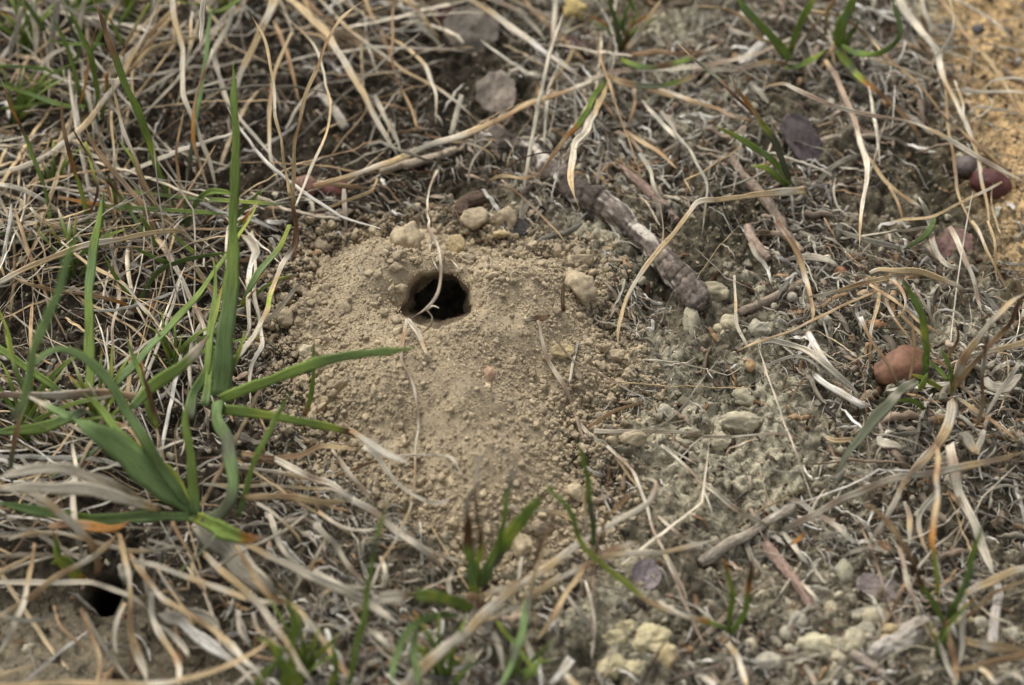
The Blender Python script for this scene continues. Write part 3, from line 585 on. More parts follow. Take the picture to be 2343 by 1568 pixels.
# ---------------------------------------------------------------- dead leaves (curved thin shells)
def leaf(label, c, x, y, rw, rh, col, sd, rot=0, tilt=20, curl=.25, name='dead_leaf', lift=.06):
    o_ = CR[c]; px, py = x*o_[2]+o_[0], y*o_[2]+o_[1]; rw, rh = rw*o_[2]/PXC, rh*o_[2]/PXC; rg = np.random.default_rng(sd)
    nu, nv = 26, 26; u, v = np.meshgrid(np.linspace(-1, 1, nu), np.linspace(-1, 1, nv))
    sq = np.sqrt(np.maximum(1-v*v*.92, .02)); X = u*sq; Y = v*1.0
    edge = 1+.10*vnoise(X+sd, Y, 3.0, sd % 9)+.05*vnoise(X+sd, Y, 9.0, sd % 7); X = X*edge; Y = Y*edge
    Z = curl*(X**2)*min(rw, rh)+.12*min(rw, rh)*vnoise(X+sd, Y, 1.6, 4)+.04*min(rw, rh)*vnoise(X+sd, Y, 6, 4)-.06*min(rw, rh)*np.exp(-(X/.05)**2)
    p3 = np.stack([X*rw, Y*rh, Z], -1).reshape(-1, 3); tk = .012
    a = R(rot); p3 = np.stack([p3[:, 0]*math.cos(a)-p3[:, 1]*math.sin(a), p3[:, 0]*math.sin(a)+p3[:, 1]*math.cos(a), p3[:, 2]], -1)
    t = R(tilt); p3 = np.stack([p3[:, 0], p3[:, 1]*math.cos(t)-p3[:, 2]*math.sin(t), p3[:, 1]*math.sin(t)+p3[:, 2]*math.cos(t)], -1)
    V = np.vstack([p3, p3-np.array([0, 0, tk])]); n = nu*nv
    J, I = np.meshgrid(np.arange(nu-1), np.arange(nv-1)); q = (I*nu+J).ravel(); f = np.stack([q, q+1, q+nu+1, q+nu], -1)
    loop = np.concatenate([np.arange(nu-1), np.arange(nv-1)*nu+nu-1, nu*nv-1-np.arange(nu-1), (nv-1-np.arange(nv-1))*nu]); l2 = np.roll(loop, -1)
    F = np.vstack([f, f[:, ::-1]+n, np.stack([loop, loop+n, l2+n, l2], -1)])
    cc = np.array(col)*(1+.2*vnoise(X+sd, Y, 4, 2).reshape(-1)[:, None]); cc = cc*(1-.35*(np.abs(np.sin((Y+np.abs(X)*.8)*9)) < .12).reshape(-1)[:, None]); cc = np.vstack([cc, cc])
    p = place([px], [py], 0)[0]; p[2] = HT(p[:1], p[1:2])[0]+lift+abs(math.sin(t))*rh*.6
    o = mesh_obj(name, V+p, F, M_LEAF, col=np.clip(cc, .01, .8), origin=p); return tag(o, label, 'dead leaf')
leaf('large grey brown dead leaf lying at the top behind the mound', 'B', 980, 270, 200, 190, (.15,.13,.105), 1, 15, 30)
leaf('rounded pale grey leaf beneath the long diagonal stem', 'B', 1130, 700, 135, 150, (.25,.21,.17), 2, 0, 35)
leaf('grey leaf fragment under the long diagonal stem near the twig', 'B', 1110, 960, 130, 110, (.19,.16,.13), 3, 30, 25)
leaf('dark grey brown pointed leaf right of the green blades', 'C', 900, 970, 110, 190, (.085,.07,.07), 4, 32, 30)
leaf('dusty pink brown leaf at the right behind the straw tuft', 'F', 1880, 170, 130, 110, (.24,.155,.13), 5, 15, 30)
leaf('purplish grey leaf flake in front of the mound at bottom', 'H', 2080, 830, 90, 90, (.25,.21,.21), 6, -20, 25)
leaf('flat brown grey leaf with a curled lip among the lower right litter', 'I', 1400, 930, 140, 75, (.24,.20,.18), 7, -15, 30)
leaf('dark papery leaf scrap standing at the back of the mound', 'E', 1360, 200, 75, 50, (.07,.065,.06), 8, -20, 40)
leaf('dark red leaf scrap at the top behind the mound', 'B', 800, 100, 90, 140, (.10,.055,.05), 9, 10, 30)
leaf('orange brown leaf scrap left of the crumbly clod', 'I', 1400, 690, 60, 50, (.26,.15,.08), 10, 10, 30)
leaf('dark purple brown shard at upper right of the green blades', 'B', 1640, 340, 110, 60, (.13,.085,.075), 11, -35, 30)

# ---------------------------------------------------------------- ringed twig and bark sticks
def stick(label, c, s, w, col, sd, name='stick', cat='stick', ring=0.0, rf=9.0, lift=.5, rough=.12, spots=None, parent=None, z=None, gn=None):
    pts = crop(c, s); W3 = place(pts[:, 0], pts[:, 1], 0.0); r0 = w/PXC/2
    L = np.linalg.norm(np.diff(W3, axis=0), axis=1).sum(); n = max(24, int(L/.022)); P = catmull(W3, n); K = 48 if ring else 28
    g = HT(P[:, 0], P[:, 1]); ker = np.ones(41)/41; gp = np.convolve(np.pad(g, 20, 'edge'), ker, 'valid'); P[:, 2] = gp+r0*lift
    if z is not None: P[:, 2] += np.interp(np.linspace(0, 1, n), np.linspace(0, 1, len(z)), z)
    T = np.gradient(P, axis=0); T /= np.linalg.norm(T, axis=1, keepdims=True); sdv = np.cross(np.array([0, 0, 1.]), T); sdv /= np.linalg.norm(sdv, axis=1, keepdims=True); nn = np.cross(T, sdv)
    a = np.linspace(0, 2*np.pi, K, endpoint=False)[None]; s_ = np.linspace(0, L, n)[:, None]
    q = np.stack(np.broadcast_arrays(np.cos(a)*1.3, np.sin(a)*1.3, s_*2.2), -1); big = noise3(q, .9, sd); fin = noise3(q, 3.3, sd+1); ff = noise3(q, 9, sd+2)
    ph = s_*rf+5.5*noise3(q*np.array([.5,.5,1]), 1.1, sd+4)+.9*np.sin(a+sd); rg_ = 1-(1-np.abs(np.sin(ph))**.6)*np.clip(.75+1.1*noise3(q, 1.3, sd+6), 0, 1)
    seg = np.ones((n, K))
    if ring:                                        # bark in unequal rings: each ring its own girth and colour, cracks between
        rk = np.random.default_rng(5); ed = [0.0]
        while ed[-1] < L: ed.append(ed[-1]+rk.uniform(.05, .20)*(1.9 if .5 < ed[-1]/L < .7 else 1))
        ed = np.array(ed); gw = rk.uniform(.010, .022, len(ed)); gd = rk.uniform(.05, .20, len(ed)); sc = rk.uniform(.6, 1.3, len(ed)); sg = rk.uniform(.93, 1.07, len(ed))
        se = s_+.05*noise3(q*np.array([1, 1, .15]), 1.2, sd+4)+.018*noise3(q*np.array([1, 1, .4]), 4, sd+5)+.03*np.sin(a+1)
        ix = np.clip(np.searchsorted(ed, se)-1, 0, len(ed)-2); near = np.minimum(se-ed[ix], ed[ix+1]-se); en = np.where(se-ed[ix] < ed[ix+1]-se, ix, ix+1)
        part_ = np.clip(.7+1.2*noise3(q, 1.5, sd+6), 0, 1); rg_ = 1-np.exp(-(near/gw[en])**2)*part_*gd[en]*5; gro = np.exp(-(near/gw[en])**2)*part_*gd[en]
        seg = sc[ix]; rr = r0*sg[ix]*(1+.16*big+.10*fin+.07*ff+.05*noise3(q*np.array([2.2, 2.2, .5]), 5, sd+8)-gro)
        rg_ = np.clip(rg_, 0, 1)
    else:
        rr = r0*(1+rough*1.3*big+rough*.8*fin+rough*.35*ff)
    rr = rr*np.where((s_ < .05) | (s_ > L-.05), .8, 1)*(1+.12*np.sin(s_*2.3+sd))
    V = P[:, None]+rr[..., None]*(np.cos(a)[..., None]*sdv[:, None]+np.sin(a)[..., None]*nn[:, None])
    i = (np.arange(n-1)*K)[:, None]; k = np.arange(K)[None]; k2 = (k+1) % K; F = np.stack([i+k, i+k2, i+K+k2, i+K+k], -1).reshape(-1, 4)
    c0, c1 = len(V.reshape(-1, 3)), len(V.reshape(-1, 3))+1
    V = np.vstack([V.reshape(-1, 3), P[0]-T[0]*.01, P[-1]+T[-1]*.01]); kk = np.arange(K)[::2]
    F = np.vstack([F, np.stack([np.full(K//2, c0), (kk+2) % K, kk+1, kk], -1), np.stack([np.full(K//2, c1), (n-1)*K+kk, (n-1)*K+kk+1, (n-1)*K+(kk+2) % K], -1)])
    cc = np.array(col)*(1+.35*fin[..., None]+.2*ff[..., None])
    if ring: cc = cc*seg[..., None]*(.2+.8*rg_[..., None])*(.45+.55*sst(.0, .3, s_/L))[..., None]*(.75+.5*sst(-.2, .4, noise3(q, 1.7, sd+20)))[..., None]
    if spots is not None:
        m = sst(.02, .3, big*.8+fin*.5+.2*np.sin(s_*1.7+2)-.34+(spots[1]*np.exp(-((s_/L-spots[2])/.10)**2)+spots[1]*.8*np.exp(-((s_/L-.22)/.10)**2)))[..., None]
        cc = cc*(1-m)+np.array(spots[0])*m*(.45+.55*(rg_[..., None] if ring else 1))
    cc = np.vstack([cc.reshape(-1, 3), [np.array(col)*.8]*2]); cc = np.clip(cc, .008, .8)
    o = mesh_obj(name, V, F, M_BARK, parent, cc); return tag(o, label, cat) if parent is None else o
stick('thick dark ringed twig with scaly bark and whitish worn patches, right behind the mound', 'P', '1150,345 1215,375 1262,410 1305,450 1350,480 1400,515 1445,550 1490,590 1530,640 1570,690 1605,735',
      58, (.17,.14,.115), 3, 'twig', 'twig', ring=.17, rf=17, lift=.85, rough=.15, spots=((.50,.45,.38), .38, .62))
stick('short pinkish brown bark covered stick right of the twig', 'B', '1905,1095 1980,1145 2060,1205 2130,1290 2190,1370 2270,1450', 23, (.25,.18,.14), 5, lift=.9)
stick('whitish broken dry stem piece at the upper left of the clearing', 'B', '20,635 75,710 130,770 180,840', 22, (.42,.38,.31), 6, lift=1.0, rough=.16)
stick('grey brown dry stick lying right of the ringed twig', 'F', '500,605 640,545 780,480 930,410', 19, (.27,.215,.16), 7, lift=1.1, rough=.08)
stick('thick grey stick crossing under the long straw at lower right', 'I', '250,770 330,720 430,660 550,600 700,530 850,460', 23, (.32,.275,.21), 8, lift=1.3, rough=.14, z=[0, .1], spots=((.48,.44,.38), .3, .8))
stick('reddish bark covered stick pointing down to the pebble trail', 'I', '670,645 760,760 850,870 920,970 965,1060', 27, (.27,.19,.15), 9, lift=.9, rough=.14)
stick('short grey bark stick at the bottom edge near the crumbly clod', 'I', '1220,1385 1300,1430 1390,1480 1440,1520', 24, (.30,.25,.20), 10, lift=.9)
stick('lumpy pale grey rotten stick at the lower right', 'I', '1340,1385 1440,1320 1540,1280 1620,1220 1700,1150', 40, (.33,.29,.24), 11, lift=.6, rough=.3, spots=((.5,.46,.4), .2, .4))
stick('whitish flat stem piece beside the lower right grass tuft', 'I', '2160,900 2165,1000 2150,1100 2135,1250 2130,1350', 22, (.42,.38,.33), 12, lift=.6, rough=.12)
stick('thick pale dry stem lying upright behind the straw knot', 'F', '555,40 590,140 640,210 690,270', 22, (.34,.26,.20), 13, lift=.9, rough=.15)
stick('whitish thick stalk beneath the upper right grass plants', 'C', '530,510 590,420 660,340 720,290', 30, (.42,.39,.34), 14, lift=.8, rough=.15)
stick('pale dry stick under the upper right curved straws', 'C', '1010,975 1200,940 1350,915 1480,895', 15, (.36,.30,.23), 15, lift=1.0, rough=.08)
stick('thick brown straw like stick right of the bent straw', 'F', '735,0 800,70 860,160 900,230', 18, (.32,.24,.17), 17, lift=1.2, rough=.08)
stick('fibrous grey stick descending above the bent straw', 'C', '450,1050 540,1180 640,1300 740,1440 800,1520', 24, (.27,.21,.16), 18, lift=.9, rough=.14)
stick('pale dry grass culm lying behind the mound under the long diagonal stem', 'B', '400,1130 520,1090 640,1065 760,1040 880,990', 20, (.36,.30,.22), 19, lift=1.2, rough=.08)
stick('rough dark stump of root at the back of the mound', 'B', '890,1420 930,1360 1000,1330 1060,1300', 30, (.11,.075,.055), 20, lift=.6, rough=.3)
# ================================================================ grass plants: each tuft is a thing, its blades are its parts
# --- broad bladed green grass plant, left of the mound
tuft('G1', 'grass_plant', 492, 925, 'broad bladed green grass plant with the tall upright blade left of the mound', 'grass plant')
S('G1', 'P', '505,905 512,820 524,700 533,560 538,420 537,280 535,140', [46,46,36,24,22,20,13], [1.4,1.8,2.3,2.9,3.6,4.3,4.9], 'bbgggg', fold=.25, th=.22)
S('G1', 'P', '505,914 560,890 655,855 735,828 820,812 900,802 964,792', [22,26,26,25,23,19,8], [1.4,1.7,2.1,2.4,2.6,2.7,2.7], 'gggddg', fold=.3)
S('G1', 'P', '512,936 570,944 660,960 745,974 800,986 850,1000', [26,22,21,20,16,10], [1.4,1.35,1.3,1.2,1.1,1.0], 'ggyggyno')
S('G1', 'P', '460,1200 500,1180 530,1140 535,1080 525,1010 500,965 500,920', [30,32,32,32,32,34,30], [.9,1.0,1.2,1.3,1.4,1.4,1.4], 'vvbvbb', part='stem', taper='blunt', th=.8)
S('G1', 'P', '300,935 345,885 399,847 444,809 484,764', [14,30,33,24,6], [1.6,1.7,1.9,2.0,2.1], 'bggglt', fold=.3)
S('G1', 'P', '255,885 330,812 417,717 486,632 562,516 604,432', [22,23,21,17,13,5], [.9,1.1,1.2,1.3,1.4,1.5], 'bbggyy', fold=.3)
S('G1', 'P', '207,910 204,800 205,700 212,590 225,500 237,437', [22,25,24,23,19,5], [.9,1.3,1.7,2.1,2.4,2.7], 'gggbgg', fold=.3)
S('G1', 'P', '440,1175 400,1135 330,1075 260,1020 205,985 160,952', [16,52,80,72,48,14], [.9,1.2,1.6,2.0,2.3,2.4], 'bbbbbb', th=.10, fold=.18)
S('G1', 'P', '160,958 130,940 100,925 60,903', [20,16,9,4], [2.4,2.4,2.35,2.3], 'bpll')
S('G1', 'P', '445,1170 400,1120 350,1040 300,955 262,893 222,845 176,812 130,800 90,822 45,880', [14,22,24,25,24,24,22,17,14,8], [.9,1.3,1.8,2.1,2.4,2.6,2.8,3.0,3.1,3.0], 'bbdbbppb')
S('G1', 'P', '430,1182 327,1180 241,1188 172,1183 86,1168 -10,1146', [20,26,28,26,22,18], [.9,.9,.8,.8,.9,1.0], 'bbbgbb')
S('G1', 'P', '440,1180 475,1192 520,1215 570,1230 610,1226', [28,34,40,34,16], [.8,1.0,1.3,1.6,1.7], 'byggggol')
S('G1', 'P', '446,1180 442,1110 436,1030 428,960 430,915', [20,27,26,22,6], [.9,1.3,1.7,2.0,2.2], 'bgggg')
S('G1', 'P', '545,1180 571,1095 595,1030 635,950 662,896', [12,14,14,12,4], [.9,1.4,1.8,2.2,2.5], 'bgggg')
S('G1', 'P', '440,1165 396,1090 340,1050 290,1005 235,940 190,900', [14,24,26,24,20,8], [.9,1.2,1.4,1.6,1.7,1.8], 'yyyggg')
S('G1', 'P', '350,965 337,910 312,837 286,770', [16,16,13,4], [.7,1.0,1.3,1.6], 'ggg')
S('G1', 'P', '250,925 253,861 256,785', [14,12,4], [.8,1.1,1.4], 'gyy')
S('G1', 'P', '468,930 480,840 486,745 493,655 487,600 477,588', [20,18,16,14,10,4], [1.2,1.4,1.6,1.8,2.0,2.0], 'bggggy')
S('G1', 'P', '512,880 535,835 555,790 562,755', [14,14,10,3], [1.5,1.7,1.9,2.0], 'pgyy')
S('G1', 'P', '430,960 440,905 470,850 485,760 500,690 512,640', [26,24,20,14,10,4], [.9,1.1,1.4,1.6,1.8,1.9], 'vbggyo')
S('G1', 'P', '335,912 300,905 243,897 139,903 0,902 -20,900', [20,20,21,20,18,18], [1.1,1.15,1.2,1.3,1.4,1.4], 'rtrerr', part='stem', taper='blunt', th=.8)
S('G1', 'P', '357,980 349,920 335,860 328,822', [13,16,12,5], [1.4,1.8,2.1,2.3], 'ynno')
S('G1', 'P', '-12,790 45,828 104,872 150,905', [20,20,18,10], [1.4,1.3,1.2,1.0], 'gggb')
S('G1', 'P', '32,850 22,780 8,730 -8,690', [10,10,8,5], [1.5,1.8,2.0,2.2], 'pyyy')
S('G1', 'P', '30,960 60,900 82,802 115,722 146,636 167,566 187,530', [16,20,24,28,28,22,8], [2.3,2.9,3.7,4.5,5.2,5.7,6.0], 'vpppbbg')
S('G1', 'P', '60,905 38,990 30,1060 28,1130', [14,14,12,6], [2.3,1.8,1.2,.6], 'ptvv')
S('G1', 'P', '696,952 710,905 716,860 722,775', [12,12,11,5], [.3,.8,1.2,1.7], 'tggd')
S('G1', 'P', '200,940 150,960 90,980 20,985 -10,990', [22,26,26,22,20], [1.2,1.1,1.0,.9,.9], 'vbggb')
# --- small dark green fan left of the mound
tuft('G2', 'grass_plant', 330, 725, 'small dark green grass fan with one arched blade, behind the tall broad blade', 'grass plant')
S('G2', 'P', '322,720 322,690 354,629 410,597 469,584 527,577', [12,13,13,12,11,8], [.2,.5,.9,1.2,1.3,1.4], 'ddddg')
S('G2', 'P', '328,722 305,688 264,632 234,580', [13,13,12,4], [.2,.6,1,1.4], 'gggg')
S('G2', 'D', '940,590 880,540 850,440 838,352', [14,13,10,4], [.2,.5,.8,1.1], 'ddg')
S('G2', 'D', '950,600 880,560 800,505 640,462 400,440', 11, [.2,.5,.7,.8,.9], 'ytottl')
S('G2', 'D', '1110,260 1020,220 940,180 870,150', [12,12,10,3], [.5,.8,1.0,1.2], 'dggd')
S('G2', 'D', '1020,150 1000,60 960,-20 900,-120', [14,12,10,3], [.4,.9,1.4,1.9], 'pggl')
S('G2', 'D', '1140,60 1200,120 1280,190', [4,10,12], [1.0,.8,.6], 'ggy', taper='none')
# --- tuft behind it with the long striped blade
tuft('G3', 'grass_plant', 413, 520, 'green grass tuft sending up the long straight dark striped blade with a brown tip', 'grass plant')
S('G3', 'A', '1160,1440 1100,1250 1000,1000 930,800 850,600 780,420 720,280 660,120 600,-20', [10,15,18,19,20,19,17,14,8], [.2,.7,1.4,2.0,2.6,3.0,3.4,3.7,3.9], 'nggyggggtnt')
S('G3', 'A', '1190,1490 1190,1300 1178,1060 1180,950 1195,830 1212,720', [8,11,11,12,12,5], [.2,.6,1.1,1.4,1.6,1.9], 'nttttl')
S('G3', 'A', '1205,1480 1212,1350 1222,1250', [9,10,4], [.2,.5,.8], 'dgg')
S('G3', 'A', '1215,1510 1260,1400 1320,1300 1400,1262 1500,1270 1575,1305', [9,13,15,15,14,10], [.2,.6,.9,1.1,1.1,1.0], 'dddggy')
S('G3', 'A', '860,1268 1100,1290 1300,1312 1600,1338 1900,1352', [7,11,12,12,11], [.5,.7,.8,.9,.8], 'gddyv')
S('G3', 'A', '380,1308 500,1325 700,1355 1100,1390 1500,1412', [8,11,12,12,11], [.6,.7,.8,.8,.7], 'toddgd')
S('G3', 'A', '1560,1430 1640,1340 1738,1238', [9,11,4], [.5,.8,1.1], 'ddgg')
S('G3', 'A', '1560,1540 1620,1450 1680,1350', [14,13,4], [.4,.8,1.1], 'ypol')
S('G3', 'A', '1190,1500 1140,1490 1010,1330 920,1130 850,900 760,650 720,480', [9,12,11,10,9,8,4], [.2,.3,.8,1.4,1.9,2.3,2.6], 'essslsl')
S('G3', 'A', '1180,1500 1100,1420 1000,1330 930,1180 860,1040 780,930', [8,9,9,9,9,6], [.2,.4,.7,1.0,1.3,1.5], 'ttntyg')
# --- upper left tuft
tuft('G4', 'grass_plant', 222, 296, 'green grass tuft with curved blades in the upper left corner', 'grass plant')
for a in (('A','640,845 640,650 620,500 590,350 550,250 490,130 425,25',[12,14,15,14,14,12,5],[.3,1,1.5,2,2.3,2.6,2.8],'gggggd'),
          ('A','600,850 560,700 500,500 430,300 370,180 320,95',[10,13,13,13,11,4],[.3,.7,1.2,1.7,2,2.2],'ddggd'),
          ('A','560,705 400,690 200,620 60,580 -20,560',[9,12,12,11,10],[.8,.9,1,1.1,1.1],'ggbgg'),
          ('A','430,490 330,470 250,450 100,435 -10,430',[12,13,12,11,10],[.6,.8,.9,1,1],'gggbg'),
          ('A','560,640 420,540 200,560 0,545',[9,12,12,10],[.6,.7,.7,.7],'dvvb'),('A','330,675 250,690 120,715 -10,715',[9,11,11,9],[.4,.5,.6,.7],'gggb'),
          ('A','690,292 600,290 500,288 400,282 300,262',[6,8,8,7,4],[1.6,1.7,1.7,1.7,1.8],'dggg'),('A','700,480 700,620 670,830',[8,12,12],[1.5,1,.3],'oyv'),
          ('A','820,320 780,240 740,160 700,95',[7,11,10,4],[1.2,1.6,1.9,2.1],'nggo'),('A','300,200 230,110 150,-10',[12,14,12],[1.2,1.5,1.8],'ddd'),
          ('A','500,440 520,300 470,180 430,60',[12,12,11,5],[.5,1,1.4,1.7],'ddvd'),('A','780,160 850,60 900,-30',[10,12,10],[1.2,1.6,1.9],'dgg'),
          ('A','560,420 650,250 740,20',[10,12,8],[.6,1.2,1.8],'dgd'),('A','620,880 560,980 480,1100',[9,8,4],[.3,.2,.2],'gvv')):
    S('G4', a[0], a[1], a[2], a[3], a[4])
for s,w_,z,c in (('640,180 600,350 540,620 460,790',10,[2.2,1.7,1,.4],'ntot'),('980,20 850,250 820,440',10,[1.9,1.3,.8],'yst'),('150,50 100,250 60,460',15,[1.5,.9,.4],'lel'),
        ('225,-10 245,260 230,480',20,[1.6,.9,.4],'lle'),('380,-10 350,250 340,480',17,[1.6,.9,.3],'eel'),('-10,1155 200,1080 400,960 560,830 700,640 860,420 1000,130 1040,-20',15,[.5,.7,.9,1,1.1,1.4,1.8,2],'lllslsls'),
        ('1290,240 1000,320 850,460 700,620 600,760',11,[1.4,1.2,1,.6,.4],'ssts'),('1130,110 900,380 750,500',12,[1.5,.9,.5],'sts'),('1180,20 960,250 800,420 600,620',12,[1.7,1.1,.8,.4],'stls'),
        ('900,330 880,600 830,800 820,1000',10,[.9,.7,.5,.3],'ssl'),('560,-10 520,200 560,380',12,[1.6,1,.5],'ele'),('480,300 330,370 250,520 200,700',12,[1.2,1,.7,.3],'elle')):
    S('G4', 'A', s, w_, z, c, th=.4)
# --- far left clumps
tuft('G5', 'grass_plant', 100, 556, 'little green grass clump at the left edge with brown tipped blades', 'grass plant')
S('G5','D','290,115 200,90 100,72 -10,55',[12,14,14,11],[.2,.4,.5,.6],'dggd'); S('G5','D','285,110 265,50 240,-60',[10,12,4],[.2,.5,.9],'dgg')
S('G5','A','310,1570 325,1400 320,1350 260,1120 180,930 110,790 60,690 0,500',[11,12,11,10,10,9,8,4],[.3,.6,.7,1.2,1.6,1.9,2.1,2.6],'dgggggnotl')
S('G5','A','610,1560 590,1460 560,1350 520,1220 470,1060 440,930 420,780 405,605',[12,13,13,12,11,10,9,4],[.3,.5,.8,1.1,1.5,1.8,2.1,2.5],'ypyyonttl')
S('G5','A','640,1570 665,1420 690,1260',[16,15,5],[.6,1,1.4],'gggg'); S('G5','D','340,120 320,30 330,-60',[10,11,5],[.3,.5,.8],'dgg')
S('G5','A','950,1560 830,1345 680,1150 600,1040 540,960 440,790',[12,11,9,8,7,4],[.5,.9,1.3,1.5,1.7,2],'gpgnltnt')
S('G5','A','1060,1590 950,1360 850,1240 700,1090 620,960 560,830',[16,16,15,14,12,5],[.3,.8,1,1.3,1.5,1.8],'rttrtts'); S('G5','D','1360,760 1330,640 1240,440 1120,230 1020,60 960,-60',[10,12,13,14,14,12],[.6,.7,.7,.6,.5,.4],'lrersr')
S('G5','A','560,940 600,1100 640,1250 600,1400 620,1470',9,[1.5,1.3,1.1,.7,.3],'yyntn'); S('G5','A','770,1400 740,1250 690,1100',10,[.4,.8,1.2],'ygv')
S('G5','A','190,1370 280,1470 450,1520 620,1580',10,[1,.8,.6,.4],'lsts'); S('G5','A','-10,1215 100,1235 200,1280 350,1370 480,1510',13,[.9,.9,.8,.5,.3],'lelets')
S('G5','A','740,730 745,950 765,1180 800,1400 830,1560',9,[1.6,1.3,.9,.5,.2],'sslnst'); S('G5','A','700,1200 740,1400 730,1560',9,[.8,.5,.2],'ntn')
S('G5','D','720,-10 760,250 770,500 750,700 760,950',[9,11,12,10,8],[.5,.5,.5,.5,.3],'srtlrr'); S('G5','D','800,-10 860,150 890,260',9,[.5,.5,.4],'tst')
# --- mid-left dry stems crossing over
L1('folded straw coloured blade crossing the tall green blades at left', 'D','-10,385 200,272 500,160 800,100 1100,42 1215,45 1225,110',[11,15,16,15,14,12,6],[.9,1.1,1.3,1.4,1.3,1.2,.9],'lsslsss')
L1('tan stem with a pointed end slanting right from the left edge', 'D','60,330 160,385 300,420 450,450 560,455',[4,10,11,11,9],[.9,.9,.8,.7,.6],'lsttt')
L1('thin pale stem slanting down across the green blades toward the mound foot', 'D','370,85 600,270 800,400 950,560 1060,660 1140,850',10,[1,1,.9,.8,.6,.4],'lsselr')
L1('yellow straw stem rising to a node at the left edge of the mound', 'D','1530,900 1600,840 1700,680 1780,480 1850,300 1935,140 1940,-20 1930,-190',[12,12,12,12,12,15,12,10],[1.5,1.5,1.4,1.2,1.1,1.2,1.5,2],'lllsyslnnt',taper='none')
L1('light green blade bending down from the node at the left edge of the mound', 'D','1910,0 1870,100 1830,180 1700,330 1605,485',[12,16,17,18,10],[1.5,1.4,1.3,1.1,.8],'yyppb',name='grass_shoot',cat='grass shoot',mat=M_GREEN)
L1('tan curved straw arching up from the node to the top edge, left of centre', 'A','1928,1335 1935,1150 1950,950 1975,800 2010,640 2060,480 2110,370 2180,240 2265,120 2400,0',[11,11,11,11,11,11,10,10,9,8],[1.5,2,2.5,2.9,3.2,3.5,3.7,3.9,4,4.1],'tsstssttst')
L1('bowed pale stem looping beside the tan curved straw left of centre', 'A','1945,1360 2050,1110 2150,870 2175,720 2160,600 2130,430 2060,300 1920,140 1790,20',10,[1.3,1.5,1.7,1.8,1.8,1.7,1.6,1.4,1.2],'llssllsls')
L1('straight thin straw leaning left above the node at the left mound edge', 'A','1905,1300 1880,1130 1850,1000 1825,800 1800,560 1740,260 1665,100',[9,9,9,10,10,9,4],[1.5,1.8,2.1,2.4,2.7,3.1,3.3],'ssslsss')
L1('long white blade running down from the top edge at left', 'A','1140,-20 1160,150 1185,350 1220,620 1300,850 1380,1080 1450,1320',[16,17,17,16,15,14,9],[1.8,1.6,1.4,1.2,.9,.6,.2],'lslllll')
L1('thin brown stained stem crossing the long white blade at left', 'A','1400,330 1320,540 1290,640 1270,850 1290,1050 1380,1290',[8,9,10,11,10,7],[1.6,1.5,1.4,1.1,.8,.3],'lntosl')
L1('short blurred whitish straw hanging in from the top edge at left', 'A','1345,-40 1325,100 1312,300',[18,17,10],[4.2,4.1,4.0],'lel')
L1('blue green out of focus blade from the top edge behind the white blade', 'A','1390,60 1370,250 1320,600 1290,800 1250,1050 1215,1260',[10,11,12,13,13,9],[1.5,1.4,1.2,1,.7,.3],'bbbbvv',name='grass_shoot',cat='grass shoot',mat=M_GREEN)
L1('short green blade tip at the top edge left of centre', 'A','1395,85 1480,60 1560,10 1620,-30',[6,10,11,10],[2,2.1,2.2,2.2],'dggg',name='grass_shoot',cat='grass shoot',mat=M_GREEN)
L1('broad pale straw leaning left from the top edge beside the tall green blade', 'A','1815,-20 1760,120 1700,240 1630,410 1570,560 1560,650',[22,22,20,17,14,8],[1.6,1.4,1.2,.9,.7,.5],'slssel')
L1('whitish blade with a bent foot left of the tall green tip', 'A','1550,40 1490,200 1410,325 1430,420 1510,740',[16,16,13,10,5],[1.5,1.1,.8,.6,.3],'eellll')
L1('thin grey stem passing behind the tall green blade tip', 'A','1385,360 1480,600 1560,760 1700,930 1850,1080 1990,1200',10,[.6,.6,.6,.6,.5,.3],'eellels')
L1('straw stem curving down left of the node under the tan straw', 'A','1920,215 1850,380 1800,560 1775,750 1785,1000 1850,1240',[6,12,13,13,12,9],[1.4,1.2,1,.9,.7,.3],'sstsll')
L1('thin straw zigzag stem crossing the dark gap at upper left', 'A','1270,80 1255,230 1210,440 1100,600 980,720 860,810 640,940',[7,8,8,8,8,8,4],[1.3,1.2,1.1,1,.9,.8,.5],'lsellel')
L1('broad straw blade slanting down from the top edge left of centre', 'P','640,-20 726,61 762,105 805,181 845,246 881,311 917,365',[18,22,23,22,20,18,10],[.9,1,1,.9,.8,.6,.3],'ssslsle')
L1('narrow straw slanting beside the broad blade left of centre', 'B','-40,-60 60,40 150,130 300,270 450,375 600,470 740,550 880,660 1060,805',[8,10,11,11,11,10,9,8,5],[.7,.7,.7,.7,.6,.6,.5,.4,.2],'slslssls')
L1('curved straw with a long drooping tip near the top of the clearing', 'B','430,225 520,270 600,330 690,440 740,560 757,680 755,790',[6,10,11,11,11,9,4],[.4,.5,.6,.6,.6,.5,.4],'ssslls')
L1('tan forked stem at the top edge left of centre', 'B','310,-10 340,110 400,190 440,300 470,380',[11,12,13,11,8],[.7,.6,.5,.4,.3],'strtt')
L1('thin dark brown stalk hanging down from the top edge', 'B','480,-20 472,180 478,380 500,500 545,600 600,710 650,830 670,860',[8,8,8,8,8,9,10,9],[1.2,1,.8,.7,.6,.5,.4,.2],'nttnnttn')
L1('pale broad blade ending in a grey point near the top, behind the mound', 'B','520,20 600,110 680,200 780,290',[14,18,15,5],[.5,.4,.3,.2],'leel')
L1('tan blade from the top edge above the large grey brown leaf', 'B','540,-20 650,80 720,170 780,250',12,[.8,.7,.5,.3],'stst')
L1('grey pale strand right of the broad straw blade left of centre', 'B','370,610 430,740 490,860 530,980',14,[.4,.4,.3,.2],'elel')
